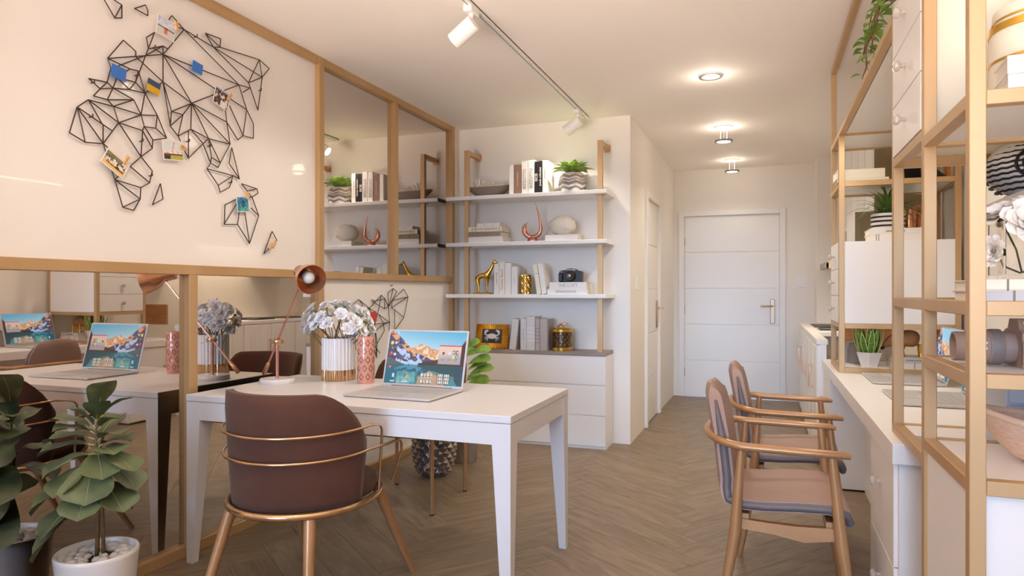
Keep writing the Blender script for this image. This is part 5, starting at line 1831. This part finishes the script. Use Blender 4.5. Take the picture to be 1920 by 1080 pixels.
# ------------------------------------------------------------------ wire map, pinned photos and pegs on the white boards
MAPS = {
    'main': [(1.932, 2.044, 2.012, 2.052), (1.932, 2.044, 1.981, 2.017), (2.012, 2.052, 1.981, 2.017), (2.012, 2.052, 2.038, 2.036), (1.981, 2.017, 2.038, 2.036), (1.981, 2.017, 1.952, 1.981), (1.952, 1.981, 2.013, 1.982), (2.013, 1.982, 2.038, 2.036), (2.038, 2.036, 2.114, 2.051), (2.038, 2.036, 2.057, 2.084), (2.057, 2.084, 2.114, 2.051), (2.057, 2.084, 2.144, 2.09), (2.144, 2.09, 2.114, 2.051), (2.114, 2.051, 2.191, 2.057), (2.144, 2.09, 2.191, 2.057), (2.038, 2.036, 2.135, 2.014), (2.013, 1.982, 2.135, 2.014), (2.013, 1.982, 2.039, 1.962), (2.135, 2.014, 2.039, 1.962), (2.135, 2.014, 2.171, 1.959), (2.039, 1.962, 2.171, 1.959), (2.191, 2.057, 2.171, 1.959), (2.191, 2.057, 2.254, 1.976), (2.254, 1.976, 2.303, 1.888), (2.171, 1.959, 2.254, 1.976), (2.171, 1.959, 2.064, 1.901), (2.039, 1.962, 2.064, 1.901), (1.93, 1.96, 2.039, 1.962), (1.93, 1.96, 2.064, 1.901), (1.93, 1.96, 1.884, 1.92), (1.93, 1.96, 1.994, 1.873), (1.884, 1.92, 1.853, 1.814), (1.884, 1.92, 1.917, 1.791), (1.884, 1.92, 1.994, 1.801), (1.884, 1.92, 2.035, 1.861), (1.853, 1.814, 1.917, 1.791), (1.917, 1.791, 1.994, 1.801), (1.994, 1.801, 1.994, 1.873), (1.994, 1.801, 2.064, 1.901), (2.064, 1.901, 2.179, 1.894), (2.064, 1.901, 2.171, 1.781), (2.171, 1.959, 2.187, 1.913), (2.187, 1.913, 2.179, 1.894), (2.187, 1.913, 2.246, 1.919), (2.254, 1.976, 2.246, 1.919), (2.246, 1.919, 2.303, 1.888), (2.303, 1.888, 2.231, 1.865), (2.231, 1.865, 2.187, 1.913), (2.231, 1.865, 2.228, 1.828), (2.179, 1.894, 2.228, 1.828), (2.179, 1.894, 2.171, 1.781), (2.228, 1.828, 2.171, 1.781), (2.012, 2.052, 2.029, 2.112), (2.029, 2.112, 2.014, 2.149), (2.014, 2.149, 2.086, 2.247), (2.086, 2.247, 2.145, 2.22), (2.145, 2.22, 2.145, 2.198), (2.014, 2.149, 2.284, 2.253), (2.208, 2.252, 2.195, 2.22), (2.198, 2.298, 2.208, 2.252), (2.198, 2.298, 2.24, 2.334), (2.24, 2.334, 2.208, 2.252), (2.208, 2.252, 2.284, 2.29), (2.284, 2.29, 2.195, 2.22), (2.238, 2.264, 2.284, 2.253), (2.284, 2.29, 2.284, 2.253), (2.284, 2.29, 2.31, 2.285), (2.31, 2.285, 2.284, 2.253), (2.31, 2.285, 2.4, 2.404), (2.4, 2.404, 2.332, 2.442), (2.332, 2.442, 2.307, 2.403), (2.307, 2.403, 2.4, 2.404), (2.014, 2.149, 2.117, 2.138), (2.029, 2.112, 2.195, 2.22), (2.145, 2.198, 2.284, 2.131), (2.195, 2.22, 2.144, 2.09), (2.117, 2.138, 2.158, 2.142), (2.158, 2.142, 2.144, 2.09), (2.158, 2.142, 2.191, 2.057), (2.057, 2.084, 2.117, 2.138), (2.057, 2.084, 2.029, 2.112), (2.284, 2.253, 2.284, 2.131), (2.191, 2.057, 2.284, 2.131), (2.284, 2.131, 2.444, 2.079), (2.284, 2.131, 2.33, 2.013), (2.284, 2.131, 2.323, 1.946), (2.33, 2.013, 2.323, 1.946), (2.33, 2.013, 2.444, 2.079), (2.33, 2.013, 2.394, 2.014), (2.394, 2.014, 2.444, 2.079), (2.394, 2.014, 2.323, 1.946), (2.444, 2.079, 2.746, 2.25), (2.4, 2.404, 2.577, 2.383), (2.4, 2.404, 2.746, 2.25), (2.577, 2.383, 2.526, 2.432), (2.526, 2.432, 2.619, 2.397), (2.526, 2.432, 2.624, 2.439), (2.624, 2.439, 2.619, 2.397), (2.577, 2.383, 2.619, 2.397), (2.619, 2.397, 2.894, 2.423), (2.577, 2.383, 2.916, 2.338), (2.577, 2.383, 2.815, 2.28), (2.894, 2.423, 2.916, 2.338), (2.894, 2.423, 2.815, 2.28), (2.894, 2.423, 2.97, 2.4), (2.97, 2.4, 2.916, 2.338), (2.916, 2.338, 2.815, 2.28), (2.916, 2.338, 2.884, 2.155), (2.815, 2.28, 2.884, 2.155), (2.746, 2.25, 2.824, 2.256), (2.824, 2.256, 2.774, 2.219), (2.746, 2.25, 2.801, 2.138), (2.284, 2.253, 2.746, 2.25), (2.284, 2.253, 2.801, 2.138), (2.284, 2.253, 2.444, 2.079), (2.801, 2.138, 2.85, 2.078), (2.323, 1.946, 2.366, 1.91), (2.366, 1.91, 2.439, 1.958), (2.394, 2.014, 2.366, 1.91), (2.425, 1.95, 2.425, 1.821), (2.425, 1.821, 2.546, 1.937), (2.439, 1.958, 2.546, 1.937), (2.439, 1.958, 2.511, 1.907), (2.511, 1.907, 2.559, 1.823), (2.444, 2.079, 2.439, 1.958), (2.444, 2.079, 2.546, 1.937), (2.444, 2.079, 2.686, 1.939), (2.444, 2.079, 2.663, 2.043), (2.663, 2.043, 2.686, 1.939), (2.663, 2.043, 2.739, 1.971), (2.739, 1.971, 2.776, 2), (2.776, 2, 2.85, 2.002), (2.85, 2.002, 2.85, 2.078), (2.801, 2.138, 2.776, 2), (2.682, 2.129, 2.776, 2), (2.652, 2.115, 2.663, 2.043), (2.546, 1.937, 2.686, 1.939), (2.686, 1.939, 2.606, 1.809), (2.546, 1.937, 2.564, 1.851), (2.546, 1.937, 2.62, 1.835), (2.564, 1.851, 2.559, 1.823), (2.564, 1.851, 2.62, 1.835), (2.559, 1.823, 2.606, 1.809), (2.559, 1.823, 2.537, 1.792), (2.537, 1.792, 2.706, 1.786), (2.537, 1.792, 2.608, 1.723), (2.608, 1.723, 2.619, 1.691), (2.619, 1.691, 2.682, 1.724), (2.682, 1.724, 2.706, 1.786), (2.608, 1.723, 2.706, 1.786), (2.706, 1.786, 2.75, 1.776), (2.75, 1.776, 2.697, 1.924), (2.697, 1.924, 2.679, 1.842), (2.679, 1.842, 2.75, 1.776), (1.994, 1.801, 2.046, 1.665), (1.994, 1.801, 2.214, 1.677), (2.046, 1.665, 2.171, 1.781), (2.171, 1.781, 2.228, 1.73), (2.228, 1.73, 2.214, 1.677), (2.214, 1.677, 2.17, 1.65), (2.17, 1.65, 2.167, 1.601), (2.167, 1.601, 2.135, 1.549), (2.135, 1.549, 2.083, 1.557), (2.083, 1.557, 2.046, 1.665), (2.046, 1.665, 2.17, 1.65), (2.046, 1.665, 2.167, 1.601), (2.083, 1.557, 2.167, 1.601), (2.366, 1.91, 2.425, 1.821)],
    'au': [(2.652, 1.635, 2.647, 1.538), (2.652, 1.635, 2.771, 1.69), (2.771, 1.69, 2.84, 1.696), (2.84, 1.696, 2.89, 1.605), (2.89, 1.605, 2.822, 1.455), (2.822, 1.455, 2.737, 1.546), (2.737, 1.546, 2.647, 1.538), (2.647, 1.538, 2.733, 1.651), (2.737, 1.546, 2.752, 1.623), (2.786, 1.62, 2.822, 1.455), (2.832, 1.639, 2.89, 1.605), (2.765, 1.754, 2.876, 1.744), (2.876, 1.744, 2.884, 1.722), (2.884, 1.722, 2.838, 1.696), (2.838, 1.696, 2.765, 1.754), (2.805, 1.724, 2.876, 1.744)],
    'nz': [(2.993, 1.532, 3.031, 1.486), (3.031, 1.486, 2.928, 1.407), (2.928, 1.407, 2.993, 1.532)],
    'mad': [(2.27, 1.682, 2.284, 1.616), (2.284, 1.616, 2.229, 1.584), (2.229, 1.584, 2.27, 1.682)],
    'gr': [(1.994, 2.385, 2.046, 2.324), (2.046, 2.324, 2.079, 2.337), (2.079, 2.337, 2.079, 2.39), (2.079, 2.39, 2.038, 2.397), (2.046, 2.324, 2.079, 2.39)],
    'sv': [(2.139, 2.399, 2.205, 2.393), (2.205, 2.393, 2.206, 2.414), (2.206, 2.414, 2.193, 2.435), (2.193, 2.435, 2.139, 2.399)],
    'am': [(3.742, 1.117, 3.827, 1.156), (3.827, 1.156, 3.956, 1.095), (3.827, 1.156, 3.869, 1.126), (3.869, 1.126, 3.869, 1.102), (3.869, 1.102, 3.956, 1.095), (3.956, 1.095, 3.912, 1.074), (4.107, 1.183, 3.956, 1.095), (4.107, 1.183, 4.154, 1.158), (3.993, 1.14, 4.146, 1.088), (4.154, 1.158, 3.993, 1.14), (4.154, 1.158, 4.202, 1.099), (4.107, 1.183, 4.076, 1.094), (4.154, 1.158, 4.146, 1.088), (4.146, 1.088, 4.202, 1.099), (4.194, 1.199, 4.268, 1.229), (4.268, 1.229, 4.318, 1.206), (4.318, 1.206, 4.254, 1.144), (4.194, 1.199, 4.202, 1.099), (4.268, 1.229, 4.202, 1.099), (4.254, 1.144, 4.202, 1.099), (4.254, 1.144, 4.418, 1.225), (4.418, 1.225, 4.483, 1.168), (4.483, 1.168, 4.421, 1.018), (4.483, 1.168, 4.246, 1.094), (4.483, 1.168, 4.254, 1.144), (4.246, 1.094, 4.254, 1.144), (4.246, 1.094, 4.289, 1.076), (4.289, 1.076, 4.421, 1.018), (4.289, 1.076, 4.289, 0.928), (4.289, 0.928, 4.421, 1.018), (4.202, 1.099, 4.218, 0.99), (3.956, 1.095, 4.076, 1.049), (3.956, 1.095, 4.023, 0.986), (4.076, 1.049, 4.218, 0.99), (4.218, 0.99, 4.138, 0.981), (4.023, 0.986, 4.218, 0.99), (4.076, 1.049, 4.138, 0.981), (4.023, 0.986, 3.934, 0.904), (4.023, 0.986, 4.045, 0.755), (4.138, 0.981, 3.934, 0.904), (3.941, 0.986, 4.023, 0.986), (3.941, 0.986, 3.934, 0.904), (4.138, 0.981, 4.146, 0.935), (4.218, 0.99, 4.21, 0.932), (4.076, 1.094, 4.023, 0.986), (4, 0.851, 4.091, 0.784), (4, 0.851, 4.045, 0.755), (3.934, 0.904, 4, 0.851), (4.023, 0.986, 4.053, 0.852), (4.053, 0.852, 4.045, 0.755), (4.045, 0.755, 4.094, 0.253), (4.045, 0.755, 4.172, 0.238), (4.094, 0.253, 4.172, 0.096), (4.172, 0.238, 4.172, 0.096), (4.094, 0.253, 4.172, 0.238), (4.091, 0.784, 4.172, 0.238), (4.146, 0.935, 4.053, 0.852)],
}


def wires(o, seg, name, stand=.016, r=.0026):
    mb = MB()
    for (y0, z0, y1, z1) in seg:
        a, b = Vector((0, y0, z0)) - o.location.x * Vector((0, 0, 0)), Vector((0, y1, z1))
        mb.tube([a - OFF, b - OFF], r, 5)
    return mb.build(name, 'wire', o)


OFF = Vector((0, 2.3, 1.9))
wm_ = thing('wire_world_map', 'dark wire world map of triangles mounted on the large white board', 'wall art', (-2.487, 2.3, 1.9))
for k in ('main', 'au', 'nz', 'mad', 'gr', 'sv'):
    wires(wm_, MAPS[k], 'wire_landmass')
nl = MB()
for i in (1, 34, 50, 62, 71, 77, 92, 107, 112, 119, 138, 148, 158):
    y0, z0, y1, z1 = MAPS['main'][i]
    y, z = y0 * .6 + y1 * .4 - 2.3, z0 * .6 + z1 * .4 - 1.9
    nl.tube([(-.013, y, z), (.006, y, z), (.006, y, z + .011)], .0028, 5)
nl.build('mounting_hooks', 'wire', wm_)['kind'] = 'stuff'
OFF = Vector((0, 4.0, 1.0))
wa_ = thing('wire_continent', 'dark wire outline of the americas on the lower right white board', 'wall art', (-2.487, 4.0, 1.0))
wires(wa_, [s for s in MAPS['am'] if min(s[1], s[3]) > .3], 'wire_landmass')
MB().tube([(-.013, 0, .15), (.006, 0, .15)], .003, 5).tube([(-.013, .25, .25), (.006, .25, .25)], .003, 5).build('mounting_hooks', 'wire', wa_)


def ph_beach(u, v):
    c = mix((.80, .83, .88), (.93, .93, .93), vn(u * 5, v * 5))
    if v > .72: c = mix((.62, .68, .86), (.93, .93, .95), vn(u * 6, v * 9))
    if .42 < v < .52: c = (.46, .50, .48)
    if v < .40: c = (.86, .84, .82)
    if abs(u - .5) < .09 and .12 < v < .42: c = (.86, .45, .36)
    if abs(u - .5) < .09 and .40 < v < .48: c = (.35, .12, .10)
    return c


def ph_bw(u, v):
    c = mix((.22, .16, .14), (.40, .30, .26), vn(u * 9, v * 9))
    if fb(u * 9, v * 7 + 3) > .60: c = (.90, .86, .82)
    if v < .35 and u > .45 and abs(u - .65) < .2: c = (.93, .91, .90)
    if v > .9: c = (.55, .62, .86)
    return c


def ph_horses(u, v):
    c = (.90, .83, .76)
    if v < .30: c = (.93, .76, .48)
    if .45 < v < .85 and u < .75: c = mix((.38, .40, .26), (.55, .50, .34), vn(u * 9, v * 9))
    if .2 < v < .62 and fb(u * 10, v * 9) > .52: c = (.24, .14, .10)
    if .3 < v < .62 and fb(u * 10 + 4, v * 8) > .58: c = (.95, .93, .90)
    return c


def ph_field(u, v):
    c = (.86, .88, .88)
    if v < .46: c = (.90, .70, .60) if vn(u * 12, v * 8) > .5 else (.95, .90, .86)
    if v < .30: c = (.46, .24, .18)
    if v < .24: c = (.20, .14, .12) if u < .32 else (.70, .70, .30)
    if abs(u - .45 - (v - .5) * .3) < .02 and v > .4: c = (.85, .45, .40)
    return c


def ph_sea(u, v):
    c = mix((.10, .55, .62), (.18, .42, .72), v + .4 * (fb(u * 6, v * 6) - .5))
    if fb(u * 7, v * 7) > .60: c = (.36, .70, .66)
    if (u - .52) ** 2 / .03 + (v - .52) ** 2 / .06 < 1: c = mix((.04, .16, .22), (.20, .48, .56), vn(u * 14, v * 14))
    return c


def ph_dark(u, v):
    if v > .78: return (.34, .50, .80)
    return mix((.20, .12, .10), (.55, .30, .24), fb(u * 7, v * 9) * 1.6 - .3)


def photo(label, fn, y, z, w_, h_, tilt, plain=None, peg_off=None, x=-2.478):
    o = thing('photo_card', label, 'photo', (x, y, z), rot=(tilt, 0, 0))
    # the card faces +X: print x -> +Y, print y -> +Z
    mt = Matrix.Translation((.0011, 0, 0)) @ Matrix(((0, 0, 1, 0), (1, 0, 0, 0), (0, 1, 0, 0), (0, 0, 0, 1)))
    MB().box(-.001, -w_ / 2, -h_ / 2, .001, w_ / 2, h_ / 2).build('card', plain or 'bkwhite', o)
    if fn:
        picture('print', fn, 30, 22, w_ - .008, h_ - .008, mt, 'photo', o)
    return o


def peg(label, y, z, tilt, x=-2.477):
    p = thing('clothes_peg', label, 'peg', (x, y, z), rot=(tilt, 0, 0))
    for (s, nm) in ((-1, 'jaw'), (1, 'jaw')):
        MB().prism([(-.019, s * .001), (.019, s * .003), (.019, s * .009), (-.019, s * .006)] if s > 0 else [(-.019, -.006), (.019, -.009), (.019, -.003), (-.019, -.001)], -.004, .004,
                   Matrix.Translation((.004, 0, 0)) @ Matrix(((0, 0, 1, 0), (0, 1, 0, 0), (1, 0, 0, 0), (0, 0, 0, 1)))).build(nm, 'peg', p)
    MB().tube([(.004, -.008, .002), (.004, .008, .002)], .0022, 6).build('spring', 'steel', p)
    return p


photo('beach photo card pegged at the top of the wire map', ph_beach, 2.292, 2.37, .098, .085, math.radians(-8))
photo('plain blue card pinned at the upper left of the wire map', None, 2.057, 2.103, .068, .052, math.radians(-6), 'blue')
photo('plain blue card pinned in the upper middle of the wire map', None, 2.470, 2.250, .060, .050, math.radians(-8), 'blue')
fl_ = photo('small blue and yellow flag card on the wire map', None, 2.226, 2.092, .066, .056, math.radians(-12), 'flagblue')
MB().box(.001, -.033, -.028, .0018, .033, .002).build('yellow_band', 'yellow', fl_)
photo('dark monochrome photo card pegged right of the map centre', ph_bw, 2.620, 2.148, .098, .088, math.radians(-14))
photo('tilted photo card of horses at the lower left of the wire map', ph_horses, 2.043, 1.732, .115, .075, math.radians(-30))
photo('field photo card pegged below the map centre', ph_field, 2.330, 1.838, .112, .088, math.radians(6))
photo('teal sea photo card pegged on the wire australia', ph_sea, 2.764, 1.650, .085, .078, math.radians(6))
photo('small red card on the lower wire continent', None, 3.995, 1.037, .07, .07, math.radians(8), 'red')
photo('dark photo card behind the rose vase on the lower board', ph_dark, 3.748, .89, .07, .13, math.radians(4))
peg('wooden peg on the beach photo', 2.345, 2.40, math.radians(5))
peg('wooden peg on the dark monochrome photo', 2.668, 2.168, math.radians(-35))
peg('wooden peg on the horses photo', 2.09, 1.752, math.radians(-30))
peg('wooden peg on the field photo', 2.385, 1.86, math.radians(70))
peg('wooden peg on the teal sea photo', 2.790, 1.698, math.radians(5))
peg('left wooden peg hanging on the small wire triangle at lower right', 2.968, 1.452, math.radians(-20))
peg('right wooden peg hanging on the small wire triangle at lower right', 2.992, 1.458, math.radians(-30))
